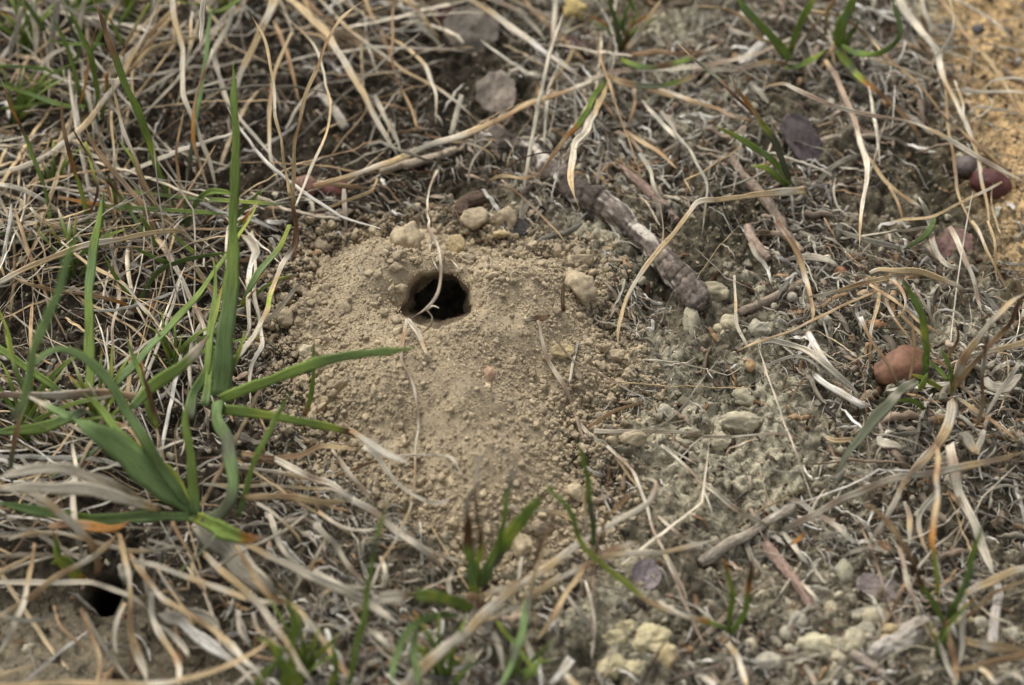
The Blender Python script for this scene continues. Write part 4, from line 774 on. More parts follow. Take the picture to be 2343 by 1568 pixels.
L1('second straw strand merging with the foot of the broad straw blade', 'B','200,480 300,620 380,760 450,880 500,960',13,[.7,.6,.5,.4,.2],'ssll')
L1('brown tipped root strand behind the long diagonal stem', 'B','680,850 820,885 950,905 1060,950 1120,1010 1135,1080',8,[.3,.4,.5,.5,.4,.2],'ntslst')
L1('flat grey blade piece standing by the rounded pale leaf', 'B','910,610 880,720 850,830 835,880',[10,15,15,12],[.4,.3,.2,.1],'eele')
L1('long diagonal straw stem running from the tan straw up to the knot at centre right', 'B','-30,1185 100,1145 250,1100 400,1050 520,1010 700,930 950,850 1150,760 1400,650 1600,575 1800,490',[12,13,14,16,18,17,16,15,14,13,10],[.6,.6,.6,.6,.6,.6,.6,.6,.6,.6,.5],'tslselststle',taper='none',th=.7)
L1('second dry stem running under the long diagonal stem at its lower end', 'B','-10,1150 100,1170 240,1180 380,1195',11,[.5,.4,.4,.3],'lsts')
L1('pinkish straw strand continuing right from the knot along the top of the clearing', 'B','1700,510 1780,490 1850,465 1980,445 2100,440 2343,430 2600,395 2800,330 3020,230',[10,12,14,14,14,13,12,10,8],[.5,.6,.6,.6,.6,.6,.6,.5,.4],'lrelrlrl')
L1('white arched blade descending from the top edge to the knot', 'B','900,-30 1000,20 1100,80 1250,190 1350,260 1530,400 1620,460 1690,500',[14,16,17,18,16,14,12,8],[1.2,1.1,1,.9,.8,.7,.6,.5],'lsllwll')
L1('grey strand bowed from the top edge down towards the white arched blade', 'B','1080,-10 1200,40 1300,90 1390,180 1460,290',13,[.9,.8,.7,.5,.3],'erele')
L1('vertical grey pink stem falling from the top edge right of centre', 'B','1500,-20 1500,130 1488,280 1470,420',[12,14,12,9],[.9,.7,.5,.3],'elre')
L1('thin grey strand hanging below the knot on its left side', 'B','1530,400 1470,540 1455,700 1440,950',[9,10,9,6],[.5,.4,.4,.2],'elee')
tuft('G6', 'grass_plant', 1388, 182, 'dry grass knot with one green orange tipped blade at centre right above the twig', 'grass plant')
S('G6','B','1825,505 1760,600 1700,715 1620,820 1565,880 1500,970 1430,1060 1360,1150',[12,17,18,17,14,12,9,4],[.5,.8,1,1.2,1.3,1.5,1.7,1.8],'dggggosttt',fold=.3)
S('G6','B','1835,520 1790,650 1720,780 1650,910 1620,1000 1607,1130 1625,1240 1665,1330',[8,12,15,17,18,19,15,4],[.5,.9,1.2,1.4,1.5,1.6,1.6,1.5],'tsslllss')
S('G6','B','1850,480 1920,520 2020,540 2150,550 2260,530 2343,505 2420,470',[12,17,18,17,15,13,6],[.5,.6,.7,.8,.8,.8,.8],'tstvvgst')
S('G6','B','1925,375 2000,410 2100,430 2220,415 2340,385 2450,330 2560,270',[14,16,16,15,13,12,7],[.6,.7,.8,.8,.8,.8,.7],'ygdngnlt')
S('G6','B','1950,320 2030,220 2100,120 2180,0',[13,14,13,9],[.4,.6,.9,1.2],'slss'); S('G6','B','1925,330 1960,200 1975,60',[12,11,5],[.4,.9,1.4],'nnst')
S('G6','B','1920,320 1895,180 1870,60 1840,-20',[15,15,13,12],[.4,.9,1.3,1.6],'dvdd'); S('G6','B','1960,-20 1990,30 2010,80',[12,11,6],[1.5,1.3,1.1],'dgg')
S('G6','B','1930,350 2050,345 2180,330 2310,345 2450,320',[10,13,13,11,6],[.4,.5,.5,.5,.5],'nttnt'); S('G6','B','1800,480 1760,420 1840,370 1900,330',[8,12,14,12],[.4,.4,.4,.4],'eeeee')
S('G6','B','2080,560 2200,600 2343,640',[14,12,5],[.5,.4,.3],'tse'); S('G6','B','2000,560 1990,700 1965,820',[11,10,6],[.5,.4,.2],'rtt'); S('G6','B','1700,500 1600,520 1530,560 1500,640',[8,11,10,5],[.4,.4,.3,.2],'elee')
L1('bent straw blade hooking down over the right side of the mound', 'P','1838,437 1790,440 1725,447 1680,454 1640,459 1597,463 1575,490 1545,530 1512,568 1470,620 1436,680 1416,745 1414,790 1418,816',[24,22,16,15,14,14,12,13,13,12,11,10,9,4],[.4,.6,.8,1,1.1,1.2,1.2,1.2,1.2,1.1,1,.9,.8,.8],'slssslssslsst',wob=.3)
L1('thin dark rootlet sticking out over the dark end of the twig', 'B','1080,1110 1180,1060 1280,1010 1400,970 1500,960 1640,915 1780,855',4,[.3,.5,.8,.9,1,1.1,1.2],'nnkkn',name='rootlet',cat='rootlet')
L1('straw coloured root crossing the dark end of the twig', 'B','1090,1150 1150,1130 1220,1125 1300,1135 1380,1105',[6,9,9,9,9],[.7,.8,.8,.9,.9],'tsstt',name='rootlet',cat='rootlet')
L1('brown stem running down behind the mound toward the twig', 'B','1170,1140 1260,1220 1340,1300 1450,1400 1540,1490 1600,1590',8,[.6,.6,.5,.4,.4,.3],'rnrttt')
L1('small curled white strand left of the dark twig end', 'B','950,1160 960,1080 1000,980 1060,910 1105,880',[9,7,7,6,3],[.3,.6,.8,.8,.7],'wllsl')
L1('straw stub at the left behind the mound', 'B','375,1130 330,1200 220,1260 100,1310 0,1335 -90,1370',[6,8,9,9,9,8],[.5,.6,.6,.6,.5,.4],'ssssls')
L1('short upright tan stem left of the red brown seed', 'B','168,1200 165,1300 175,1400 180,1506',12,[.5,.4,.3,.1],'elrr')
L1('white arched stem in the litter right of the knot', 'B','2050,640 2120,720 2210,810 2280,880 2343,960',[9,13,14,13,8],[.4,.5,.5,.4,.3],'elele')
L1('straw stem with spots slanting right of the knot', 'B','1940,825 2050,900 2150,970 2280,1080',[10,12,12,8],[.4,.4,.3,.3],'tsts')
L1('whitish twisted strand right of the pinkish brown stick', 'B','2045,975 2085,1060 2105,1150 2150,1230 2205,1295',[12,15,10,8,4],[.4,.4,.4,.3,.2],'eelee')
# --- upper right plants
tuft('G7', 'grass_plant', 1806, 146, 'green grass plant at upper right spreading three broad blades upward', 'grass plant')
S('G7','C','820,400 780,330 720,250 650,170 600,110 540,60 480,-20',[18,22,25,24,22,20,18],[.4,.9,1.2,1.5,1.7,1.9,2.1],'gggggbg'); S('G7','C','835,340 855,270 880,200 920,120 960,60 1000,-20',[14,19,20,20,19,17],[.4,.8,1.1,1.4,1.6,1.9],'dggggy')
S('G7','C','800,440 880,430 950,400 1010,370 1065,325',[8,14,17,16,8],[.4,.5,.6,.7,.8],'gdgyg'); S('G7','C','700,290 610,200 540,130 440,80 330,50 220,35',[6,9,10,11,10,6],[.4,.7,.9,1,1.1,1.1],'tsstss')
S('G7','C','820,275 720,272 640,258 540,225 440,185',[7,9,10,10,7],[.6,.8,.9,1,1],'lrsll'); S('G7','C','800,420 700,400 600,420 480,450 300,450 100,440 -10,460',[9,12,13,13,12,12,10],[.4,.5,.5,.5,.5,.5,.5],'tsrlrlr')
tuft('G8', 'grass_plant', 1915, 112, 'green grass plant at upper right with one blade bowed into a hook', 'grass plant')
S('G8','C','1140,310 1155,230 1185,140 1220,60 1260,-20',[24,34,32,28,24],[.3,.8,1.4,1.9,2.4],'gggbgg'); S('G8','C','1180,290 1220,220 1260,160 1297,115',[14,15,11,3],[.4,.8,1.2,1.4],'ggdg')
S('G8','C','1130,270 1200,320 1290,350 1380,355 1450,325 1505,280 1535,220 1535,150 1515,60 1495,-20',[14,19,20,20,18,16,13,13,15,14],[.4,.7,1,1.2,1.4,1.5,1.7,1.9,2.2,2.4],'gggbggdbbb')
S('G8','C','1130,330 1200,400 1260,470 1330,540 1400,600 1500,690 1580,770 1640,840 1690,910',[16,28,22,18,15,13,12,12,8],[.4,.6,.7,.7,.7,.6,.5,.4,.2],'gygvyontttt')
S('G8','C','1060,390 1130,500 1180,620 1220,720 1270,850 1300,950 1330,1060 1328,1150 1305,1300 1292,1400 1285,1537 1283,1600 1280,1625',[8,15,16,16,15,14,15,15,13,11,9,7,3],[.4,.5,.6,.7,.9,1,1.1,1.1,1.1,1.1,1,1,1],'srrrrrlllllss',wob=.4)
S('G8','C','1040,270 1060,180 1070,80 1130,-20',[9,12,12,8],[.4,.8,1.2,1.7],'ttst'); S('G8','C','1110,290 1090,340 1060,365',[10,12,8],[.7,.8,.6],'stl'); S('G8','C','880,310 980,180 1060,60 1110,-10',[8,11,10,8],[.4,.8,1.2,1.4],'erst')
L1('brown thin stem sweeping from the top right plants down to the right edge', 'C','910,60 1040,80 1150,105 1250,170 1380,280 1440,350 1540,440 1650,540 1750,660 1830,760 1950,850 2080,980 2200,1100 2343,1220',[5,8,8,8,8,8,8,8,8,8,8,8,8,6],[1.1,1.2,1.2,1.2,1.1,1.1,1,1,.9,.8,.7,.7,.6,.4],'lsnnststtstntt',wob=.5)
L1('long pale arching straw with a hooked tip crossing the right plants', 'C','662,570 720,550 800,545 860,575 950,620 1080,675 1200,712 1350,745 1500,768 1570,780 1660,805 1800,870 1920,940 2050,1020 2200,1100 2343,1170',[4,7,10,12,12,12,11,9,8,8,10,13,13,14,15,15],[.9,1.1,1.2,1.2,1.2,1.2,1.1,1.1,1,1,1,1,.9,.8,.7,.6],'sslrrlrrrlsllrll',wob=.3)
L1('thin white strand bowed near the top right corner', 'C','1845,-20 1880,90 1885,160 1860,240 1800,340 1770,400 1772,440 1790,485',[9,10,10,10,9,8,6,3],[1.6,1.5,1.4,1.3,1.1,1,.9,.9],'lslellll')
L1('straight pale straw crossing the orange sand corner', 'C','1860,-30 1960,30 2100,115 2220,195 2360,290',9,[.7,.7,.6,.6,.5],'lllll')
L1('tan straw lying down the orange sand to the right edge', 'C','1790,-20 1900,120 2000,260 2080,360 2150,450 2250,600 2360,790',[12,13,14,14,14,13,12],[.5,.5,.5,.4,.4,.3,.3],'tstsstt')
L1('pale horizontal straw over the orange sand', 'C','1850,570 1920,585 2050,592 2200,600 2360,612',[5,10,11,10,9],[.5,.5,.5,.5,.5],'lllll')
L1('curved thin straw above the pale horizontal straw', 'C','2020,640 2080,580 2130,530 2220,510 2360,515',[4,8,9,9,8],[.3,.5,.6,.7,.7],'sslll')
L1('broad pale stem descending from the top edge along the border of the orange sand', 'C','1530,-20 1590,90 1650,180 1720,270 1780,370 1820,450 1850,560 1900,660 1940,760 1990,860 2040,990 2070,1120 2085,1250 2110,1400 2130,1537',[20,22,22,20,18,16,14,13,12,12,12,11,10,9,7],[.5,.5,.5,.5,.5,.5,.5,.5,.5,.5,.4,.4,.4,.3,.3],'lelelsllslsss')
L1('second pale stem beside the border of the orange sand at the top', 'C','1675,-20 1700,80 1735,160 1745,230',[14,14,13,9],[.7,.6,.5,.4],'llel')
L1('tan stem dropping straight along the border of the orange sand', 'C','1820,450 1835,600 1850,760 1870,900 1880,1000 1900,1180 1960,1360 2040,1500 2090,1580',[9,10,11,11,11,11,10,9,7],[.5,.5,.5,.5,.5,.4,.4,.3,.3],'rststrsts')
L1('thin twisted strand with a split tip on the orange sand border', 'C','1890,520 1940,640 1960,740 2000,850 2060,960 2130,1040',[4,7,8,9,8,6],[.8,.8,.8,.7,.6,.5],'lslltt')
L1('pale grey diagonal straw right of the hooked straw', 'C','1350,370 1450,405 1560,450 1680,490 1820,540',[8,9,10,9,8],[.4,.4,.4,.4,.4],'lslll')
L1('straw leaning between the right plants and the dark red seed', 'C','2200,1180 2080,1240 1950,1300 1800,1360 1700,1400 1560,1430 1440,1455',[6,8,9,9,9,9,5],[.8,.8,.7,.7,.6,.5,.4],'slssssl')
L1('white pointed blade in the litter right of the hanging pale blade', 'C','1660,1280 1690,1340 1710,1400 1740,1500 1750,1600',[4,13,15,12,10],[.7,.6,.4,.3,.2],'leel')
L1('curved green blade end lying under the straw at right', 'C','1760,1400 1740,1470 1690,1530 1600,1590 1560,1610',[8,14,15,13,6],[.4,.5,.5,.4,.3],'vdddd',name='grass_shoot',cat='grass shoot',mat=M_GREEN)
L1('straight straw slanting right of the long hanging pale blade', 'C','1335,1025 1420,1140 1520,1230 1600,1290 1690,1335',[7,11,12,12,10],[.4,.4,.4,.4,.4],'ssstl')
L1('small straw with a blunt top right of the long hanging pale blade', 'C','1470,1205 1520,1290 1550,1370 1562,1430',[7,9,9,5],[.7,.6,.5,.4],'ssts')
L1('tan stem crossing under the olive blades at upper centre right', 'C','-20,590 80,615 200,655 330,700 470,755 590,775',[12,12,12,11,11,9],[.4,.4,.4,.4,.4,.4],'llstrt')
L1('white curved strand dropping left of the bent straw', 'C','-10,720 60,810 120,895 180,980 230,1080 270,1170 295,1280 290,1400 265,1537',[16,16,12,10,10,10,9,8,5],[.3,.4,.5,.6,.6,.6,.6,.5,.4],'eeeelelll')
tuft('G9', 'grass_plant', 1808, 424, 'small plant of two bright green blades and an olive stem right of the twig', 'grass plant')
S('G9','C','825,1195 780,1110 700,1020 640,975 560,920 480,878 400,845 342,818',[14,18,18,17,16,14,11,4],[.3,.5,.8,1,1.2,1.3,1.4,1.5],'gggpggyy'); S('G9','C','815,1200 770,1160 720,1115 660,1085 585,1080',[12,17,17,14,6],[.2,.4,.6,.7,.8],'gggyy')
S('G9','C','835,1190 815,1110 770,980 710,880 650,800 590,710 530,630 480,550 445,480',[12,16,18,19,18,13,11,9,3],[.2,.6,1,1.3,1.5,1.7,1.9,2.1,2.2],'yvvvvysotl')
S('G9','C','655,790 600,735 540,670 460,600 380,530 280,450 180,360 90,265',[10,11,11,10,10,9,8,3],[1.5,1.6,1.7,1.9,2,2.1,2.3,2.4],'nnnnvvts'); S('G9','C','840,1190 870,1140 850,1080',[10,10,3],[.2,.5,.7],'elr')
S('G9','C','900,1240 870,1190 840,1150',[22,16,6],[.2,.4,.5],'lel')
L1('split pale strands right of the small green plant', 'C','1010,1180 1060,1110 1130,1060 1200,1030 1290,1010',[12,16,14,10,5],[.3,.4,.4,.4,.3],'eelee')
# --- mound: strands lying on it
L1('long pinkish root strand dangling over the burrow hole', 'P','1000,393 990,412 981,440 979,475 984,520 1003,560 1009,600 1007,640 998,678 975,707 940,728',[9,7,7,7,8,9,10,10,9,8,7],[.5,.7,.8,.9,1,1.1,1.1,1,.9,.7,.35],'lrllrlrlrlr',name='root_strand',cat='root strand',th=.8,wob=.5)
L1('small curled offshoot strand at the lip of the burrow hole', 'E','880,608 905,640 902,680 880,705 850,728',[5,5,5,5,3],[.55,.45,.35,.25,.15],'rlrrr',name='root_strand',cat='root strand',th=.7)
L1('tiny side twig of the dangling strand inside the burrow mouth', 'E','870,606 905,582 942,592',[6,6,3],[.6,.65,.65],'rll',name='root_strand',cat='root strand',th=.8)
L1('short thick straw piece lying below the lip of the burrow hole', 'E','770,648 810,700 850,750 880,800 908,840',[11,12,12,11,10],[.3,.3,.25,.22,.2],'lllsl',taper='blunt')
L1('thin wavy root strand running down the left half of the mound', 'E','770,655 755,710 742,780 738,870 775,940 808,1020 828,1130 832,1230 818,1350 812,1450 802,1560 790,1680',[10,10,8,7,8,8,8,7,7,7,7,4],[.35,.25,.15,.1,.1,.1,.1,.1,.1,.12,.15,.15],'ltrrlrlltrt',name='root_strand',cat='root strand',wob=.6)
L1('straw forked behind the burrow hole', 'E','880,250 895,310 925,360 945,395',[12,10,8,4],[.25,.25,.2,.15],'lsle'); L1('thin straw slanting down behind the burrow hole', 'E','925,250 970,300 1020,355 1062,402',[6,7,7,4],[.2,.2,.2,.15],'rlsl')
L1('long reddish stem running down the right side of the mound', 'E','1475,655 1495,740 1530,850 1570,940 1620,1030 1655,1110 1680,1180 1740,1260 1860,1350 1920,1430 1980,1520 2040,1600',[10,11,12,12,12,12,11,13,12,9,8,6],[.25,.2,.16,.15,.15,.15,.15,.2,.2,.2,.15,.1],'rlrlrrrlersss')
L1('thin pink root branching right from the top of the long reddish stem', 'E','1500,665 1570,760 1650,850 1720,900 1830,960 1960,1040 2070,1085 2138,1130',6,[.25,.2,.18,.18,.2,.2,.2,.15],'rrrrer',name='root_strand',cat='root strand')
L1('broken husk at the top end of the long reddish stem', 'E','1410,660 1450,650 1500,645 1540,632',[8,14,12,5],[.15,.2,.2,.15],'entk')
L1('thin reddish stem branching down at the right foot of the mound', 'E','1685,1180 1712,1270 1742,1370',[9,8,4],[.2,.15,.1],'rrr')
L1('tan blade rising right from the branching node at the mound foot', 'E','1740,1245 1850,1165 1950,1125 2060,1100',[10,11,8,3],[.25,.4,.5,.6],'tttt')
L1('straight pale stem running right from the node at the mound foot', 'E','1775,1252 1850,1255 1950,1255 2050,1258 2160,1265 2300,1275 2440,1280 2550,1275',[12,11,10,9,9,8,8,5],[.3,.3,.3,.3,.3,.3,.3,.3],'lllrlrle')
L1('second pale stem fanning right from the node at the mound foot', 'E','1800,1260 1960,1280 2080,1320 2200,1370 2330,1440',[8,9,9,8,5],[.25,.25,.2,.2,.15],'lleel')
L1('thin whitish strand dropping on the right slope of the mound', 'E','1690,770 1675,840 1660,900 1650,960 1638,1010',[9,8,8,8,5],[.1,.1,.1,.1,.1],'eelll')
L1('short standing grey stub beside the large angular clod', 'E','1608,610 1605,540 1612,450',[12,11,7],[.1,.4,.8],'nrt',taper='blunt')
L1('thin strand curved across the front slope of the mound', 'P','725,1100 800,1075 870,1050 935,1043 1000,1043 1030,1048 1045,1070 1062,1095',[5,6,7,8,8,7,8,6],[.25,.2,.18,.16,.2,.25,.2,.1],'etntllll')
L1('little white flower bud on a thin stalk over the left of the mound', 'E','275,1165 340,1100 400,1040 450,985 455,955',[4,4,5,12,9],[.3,.5,.7,.85,.95],'tttstw',name='flower_bud',cat='bud',wob=.2)
L1('green stained twiglet lying on the upper left of the mound', 'E','498,310 502,360 520,400 545,450',[7,8,8,4],[.05,.06,.06,.04],'vvee')
L1('thin straw piece on the left shoulder of the mound', 'E','330,1100 360,1085 390,1095',[5,6,3],[.05,.05,.05],'een')
# --- white dead sheaths left of the mound
L1('papery white dead sheath left of the mound behind the green blades', 'D','1640,70 1700,180 1690,230 1640,400 1635,600 1640,680 1605,790',[30,26,14,12,11,11,7],[.5,.5,.5,.5,.5,.5,.4],'llwllel')
L1('wavy white strand hanging at the left foot of the mound', 'D','1685,240 1670,450 1710,620 1735,780 1700,870 1665,960 1640,1080 1645,1200',[7,9,10,11,12,10,9,6],[.6,.6,.5,.5,.5,.4,.3,.2],'lllelwll')
L1('pair of grey strands slanting at the left edge of the mound', 'D','2000,350 1900,480 1800,590 1730,660',[5,11,12,7],[.4,.4,.3,.3],'eele')
L1('brown thin stalk leaning over the left slope of the mound', 'D','1700,1550 1740,1480 1700,1350',[6,8,5],[.2,.4,.6],'ttn')
# --- bottom left: dry blades
tuft('G10', 'dry_grass_tuft', 430, 1250, 'dead base of the big green plant with straws raking down to the bottom edge', 'dry grass')
for s,w_,z,c in (('1000,385 850,290 750,240 650,195 520,150 400,132 200,135 0,190 -40,205',[12,20,25,27,26,26,24,20,18],[1,1.5,1.9,2.2,2.5,2.7,2.9,3,3],'tsellllll'),
  ('1060,410 950,365 850,330 720,290 600,262 450,250 300,245 100,255 -30,270',[10,18,24,28,28,28,27,24,22],[1,1.4,1.8,2.1,2.4,2.6,2.8,3,3],'tslllllll'),
  ('600,860 645,800 640,700 600,620 550,570 480,480 400,425 300,350 200,290 80,250 -20,240',[12,16,17,17,20,18,18,18,18,17,16],[.3,.8,1.2,1.6,1.9,2.2,2.4,2.6,2.7,2.8,2.8],'tntttsllslss'),
  ('-20,885 100,882 300,885 450,890 600,905 700,930 800,970 900,1020 1000,1085',[10,12,13,13,13,12,12,11,6],[.9,.9,.9,.9,.9,.8,.8,.7,.5],'lllelllls'),
  ('790,560 815,640 830,750 850,880 852,1000 850,1150 880,1280 920,1400 980,1568',[14,16,15,15,14,15,20,30,22],[1,1.3,1.5,1.6,1.6,1.5,1.3,1.1,1],'tsslstsll'),
  ('830,1020 790,1100 760,1200 760,1300 790,1380',[10,12,12,10,4],[1,1,1,.9,.8],'sllle'),
  ('0,1100 80,1130 170,1150 260,1135 330,1105 375,1075',[7,10,12,12,10,5],[1.5,1.5,1.4,1.4,1.3,1.2],'seeeee'),
  ('-10,1110 100,1040 220,960 330,880 460,800 600,725 700,650 770,570',[10,13,14,14,14,14,13,9],[1.2,1.3,1.4,1.5,1.5,1.4,1.3,1.1],'lststlst'),
  ('850,690 920,790 1000,890 1080,990 1180,1060 1300,1130 1400,1195 1500,1270 1600,1350 1700,1460 1770,1580',[9,13,13,13,13,13,13,14,14,13,11],[1.1,1.2,1.3,1.3,1.2,1.2,1.1,1.1,1,1,.9],'tstlstssllee'),
  ('900,740 1050,780 1200,840 1350,890 1500,940 1650,985 1800,1005 1890,1012',[9,12,13,13,13,13,12,6],[1.4,1.4,1.4,1.4,1.3,1.2,1.1,1],'eleslslt'),
  ('1360,690 1450,760 1600,910 1750,1060 1850,1180 1930,1300 2000,1420 2090,1580',[16,20,22,23,23,22,22,20],[.8,1,1.2,1.2,1.1,1.1,1,1],'slssllsle'),
  ('1580,640 1640,760 1700,870 1800,950 1950,1010 2050,1120 2180,1330 2300,1500 2400,1600',[10,12,13,13,13,13,12,12,10],[.9,1,1,1,.9,.9,.8,.8,.7],'ststsestl'),
  ('1560,600 1700,660 1850,730 2000,800 2130,860 2285,930 2450,1010',[10,13,15,22,21,20,14],[1.3,1.3,1.3,1.3,1.3,1.2,1.1],'lsllele'),
  ('530,1060 570,1150 610,1250 650,1360 665,1450 650,1580',[8,10,11,12,11,9],[1.1,1.1,1,1,1,.9],'nttsts'),
  ('1150,480 1200,580 1250,670 1300,740',[9,10,10,7],[1.2,1.1,1,.8],'ttss'),
  ('1010,950 1000,1050 1010,1120 1060,1220 1130,1320 1180,1430 1190,1580',[12,15,16,15,14,14,12],[.9,.9,.9,.9,.9,.9,.9],'eelstls'),
  ('940,650 940,780 960,900 980,1000',[10,12,13,11],[.9,.9,.9,.9],'elee'),
  ('230,620 215,760 190,900 160,1050 110,1180 60,1280 -20,1370',[7,10,12,12,12,12,10],[1.6,1.5,1.4,1.3,1.3,1.2,1.2],'ttslllel'),
  ('490,-40 500,150 485,300 490,450 510,560 540,660 540,750',[10,12,13,14,18,14,8],[.8,.9,.9,.9,.8,.6,.4],'ellllew'),
  ('60,600 200,560 400,560 560,600 720,640 900,690 1100,660 1240,650',[7,9,10,11,11,11,10,7],[1,1.1,1.1,1.1,1,1,.9,.8],'lslslsle'),
  ('560,1090 640,1220 720,1350 800,1450 900,1560',[9,12,12,12,10],[.9,.8,.8,.7,.7],'eeele'),
  ('350,1040 400,1170 500,1290 590,1350',[7,8,8,4],[.6,.6,.6,.5],'tttt'),
  ('1130,870 1170,960 1230,1010',[9,12,6],[.7,.6,.5],'tel'), ('1280,700 1300,850 1370,950 1390,1020',[9,9,8,5],[.7,.7,.6,.4],'tste'),
  ('1060,1170 1150,1230 1230,1300 1265,1370 1255,1395',[8,12,14,12,5],[.7,.7,.7,.7,.6],'eells'),
  ('1590,1070 1600,1200 1640,1280 1680,1330',[11,12,10,8],[.6,.6,.5,.4],'lle'),
  ('1690,1090 1720,1200 1850,1330 1900,1420 1960,1580',[9,10,10,9,8],[.8,.8,.7,.7,.6],'lsel'),
  ('1280,1190 1220,1060 1120,900 1040,760',[8,9,9,7],[.7,.8,.8,.6],'sses'),
  ('330,520 480,500 620,505 760,520 880,470',[14,20,22,18,10],[.9,1,1,1,1],'tntoon'),
  ('520,560 640,530 760,560 850,640',[9,12,12,8],[.9,.9,.8,.5],'tntn')):
    S('G10', 'G', s, w_, z, c)
S('G10','G','1280,500 1380,600 1500,640 1600,760 1720,880 1850,970',[20,50,60,70,60,20],[.5,.6,.6,.6,.5,.3],'leeele',part='sheath',th=.07,fold=.1)
L1('long straw lying along the bottom edge and rising to the right, at bottom left', 'G','-30,1565 250,1558 500,1560 750,1562 1000,1558 1200,1535 1400,1480 1550,1420 1700,1340 1800,1270',[9,10,11,12,12,12,12,11,10,6],[1.6,1.6,1.6,1.6,1.6,1.6,1.6,1.5,1.4,1.3],'ssssslssss')
L1('crumpled white dead sheath with a long pointed tail above the bottom edge at left', 'G','1085,1080 1130,1120 1200,1130 1280,1220 1380,1300 1480,1370 1560,1430 1640,1500 1700,1560',[34,40,22,28,26,18,13,10,6],[.6,.7,.7,.7,.7,.7,.6,.6,.5],'eewwwlle',name='dead_sheath',cat='dead sheath',th=.12,taper='none')
L1('greyish sheath scrap beside the crumpled white sheath', 'G','1180,1090 1300,1090 1400,1130 1450,1200 1540,1320 1600,1400',[18,30,28,18,12,7],[.5,.5,.5,.5,.5,.4],'eeleee',name='dead_sheath',cat='dead sheath',th=.1)
L1('thin green blade crossing the dry straws at bottom left', 'G','1170,830 1250,760 1330,690 1420,580 1440,540',[4,8,8,8,5],[1.1,1.2,1.3,1.4,1.4],'yvvvb',name='grass_shoot',cat='grass shoot',mat=M_GREEN)
tuft('G11','grass_plant',168,1300,'tiny bright green sprout low at the left between dry straws','grass plant')
S('G11','G','560,850 500,830 440,770 400,730 360,640',[12,26,26,18,6],[.3,.5,.7,.9,1.1],'oyyyg'); S('G11','G','540,830 440,740 400,740 330,760',[10,20,20,8],[.3,.5,.6,.7],'ypyg'); S('G11','G','400,760 385,680 370,600 350,540',[14,16,14,5],[.4,.8,1.2,1.5],'yggo')
# straws under big plant crossing rightwards to the mound foot
for lb,cr,s,w_,z,c in (
  ('tan brown straw sweeping right toward the mound foot under the green plant','G','1600,30 1800,60 2000,40 2150,10 2285,5 2400,-10',[10,13,14,13,11,5],[.9,.9,.9,.8,.7,.6],'tnttst'),
  ('spotted thick pale straw descending to the right at the left foot of the mound','G','1760,30 1880,90 2000,160 2100,200 2200,230 2330,330 2450,400',[12,15,16,16,15,12,8],[.9,.9,.9,.8,.8,.7,.6],'ellrlel'),
  ('straw stem running level to the right below the green plant foot','G','1600,330 1750,310 1900,310 2050,325 2200,335 2330,340',[12,16,17,17,16,10],[1.1,1.2,1.2,1.2,1.1,1],'tstsss'),
  ('thin pale straw bowed down at the left foot of the mound','G','1700,360 1800,410 1880,470 1950,540 1990,600 2000,650',[6,9,9,9,8,4],[.9,.9,.9,.8,.7,.6],'lllsst'),
  ('broad arched white strand under the brown tipped green lobe','G','1790,430 1820,520 1880,640 1930,720 2000,780 2060,850',[10,14,15,15,14,10],[.5,.6,.6,.6,.6,.5],'lleleel'),
  ('straw stem crossing down left of the mound foot','G','1900,480 2000,460 2100,510 2200,600 2285,720 2370,800',[8,10,11,12,12,8],[.7,.7,.7,.6,.5,.4],'lrlrlr'),
  ('thin upright straw leaning left in front of the mound foot','G','2160,590 2100,700 2050,800 1990,900 1940,980',[8,8,8,8,5],[.6,.7,.7,.8,.8],'slsll'),
  ('straight straw streak behind the foot of the green plant','G','1380,100 1600,120 1800,150 2000,190 2180,240',[8,10,10,10,7],[.4,.4,.4,.4,.3],'lelsl'),
  ('low straw streak under the green plant toward the mound','G','1350,230 1600,250 1800,250 2000,255 2285,260',[8,10,10,9,6],[.5,.5,.5,.4,.4],'eslsl'),
  ('orange brown thin straw under the green plant','G','1300,60 1500,50 1700,70 1850,110',[6,8,8,4],[.5,.6,.6,.5],'ntnt'),
  ('pale straw piece crossing at the left under the arched blades','G','700,-60 600,40 470,120 330,190',[8,11,11,7],[.8,.7,.6,.5],'ebvb'),
  ('greyish blade crossing the gap under the green plant at left','G','980,600 1100,640 1180,655 1260,660',[6,9,9,5],[.7,.7,.6,.5],'eele')):
    L1(lb, cr, s, w_, z, c)
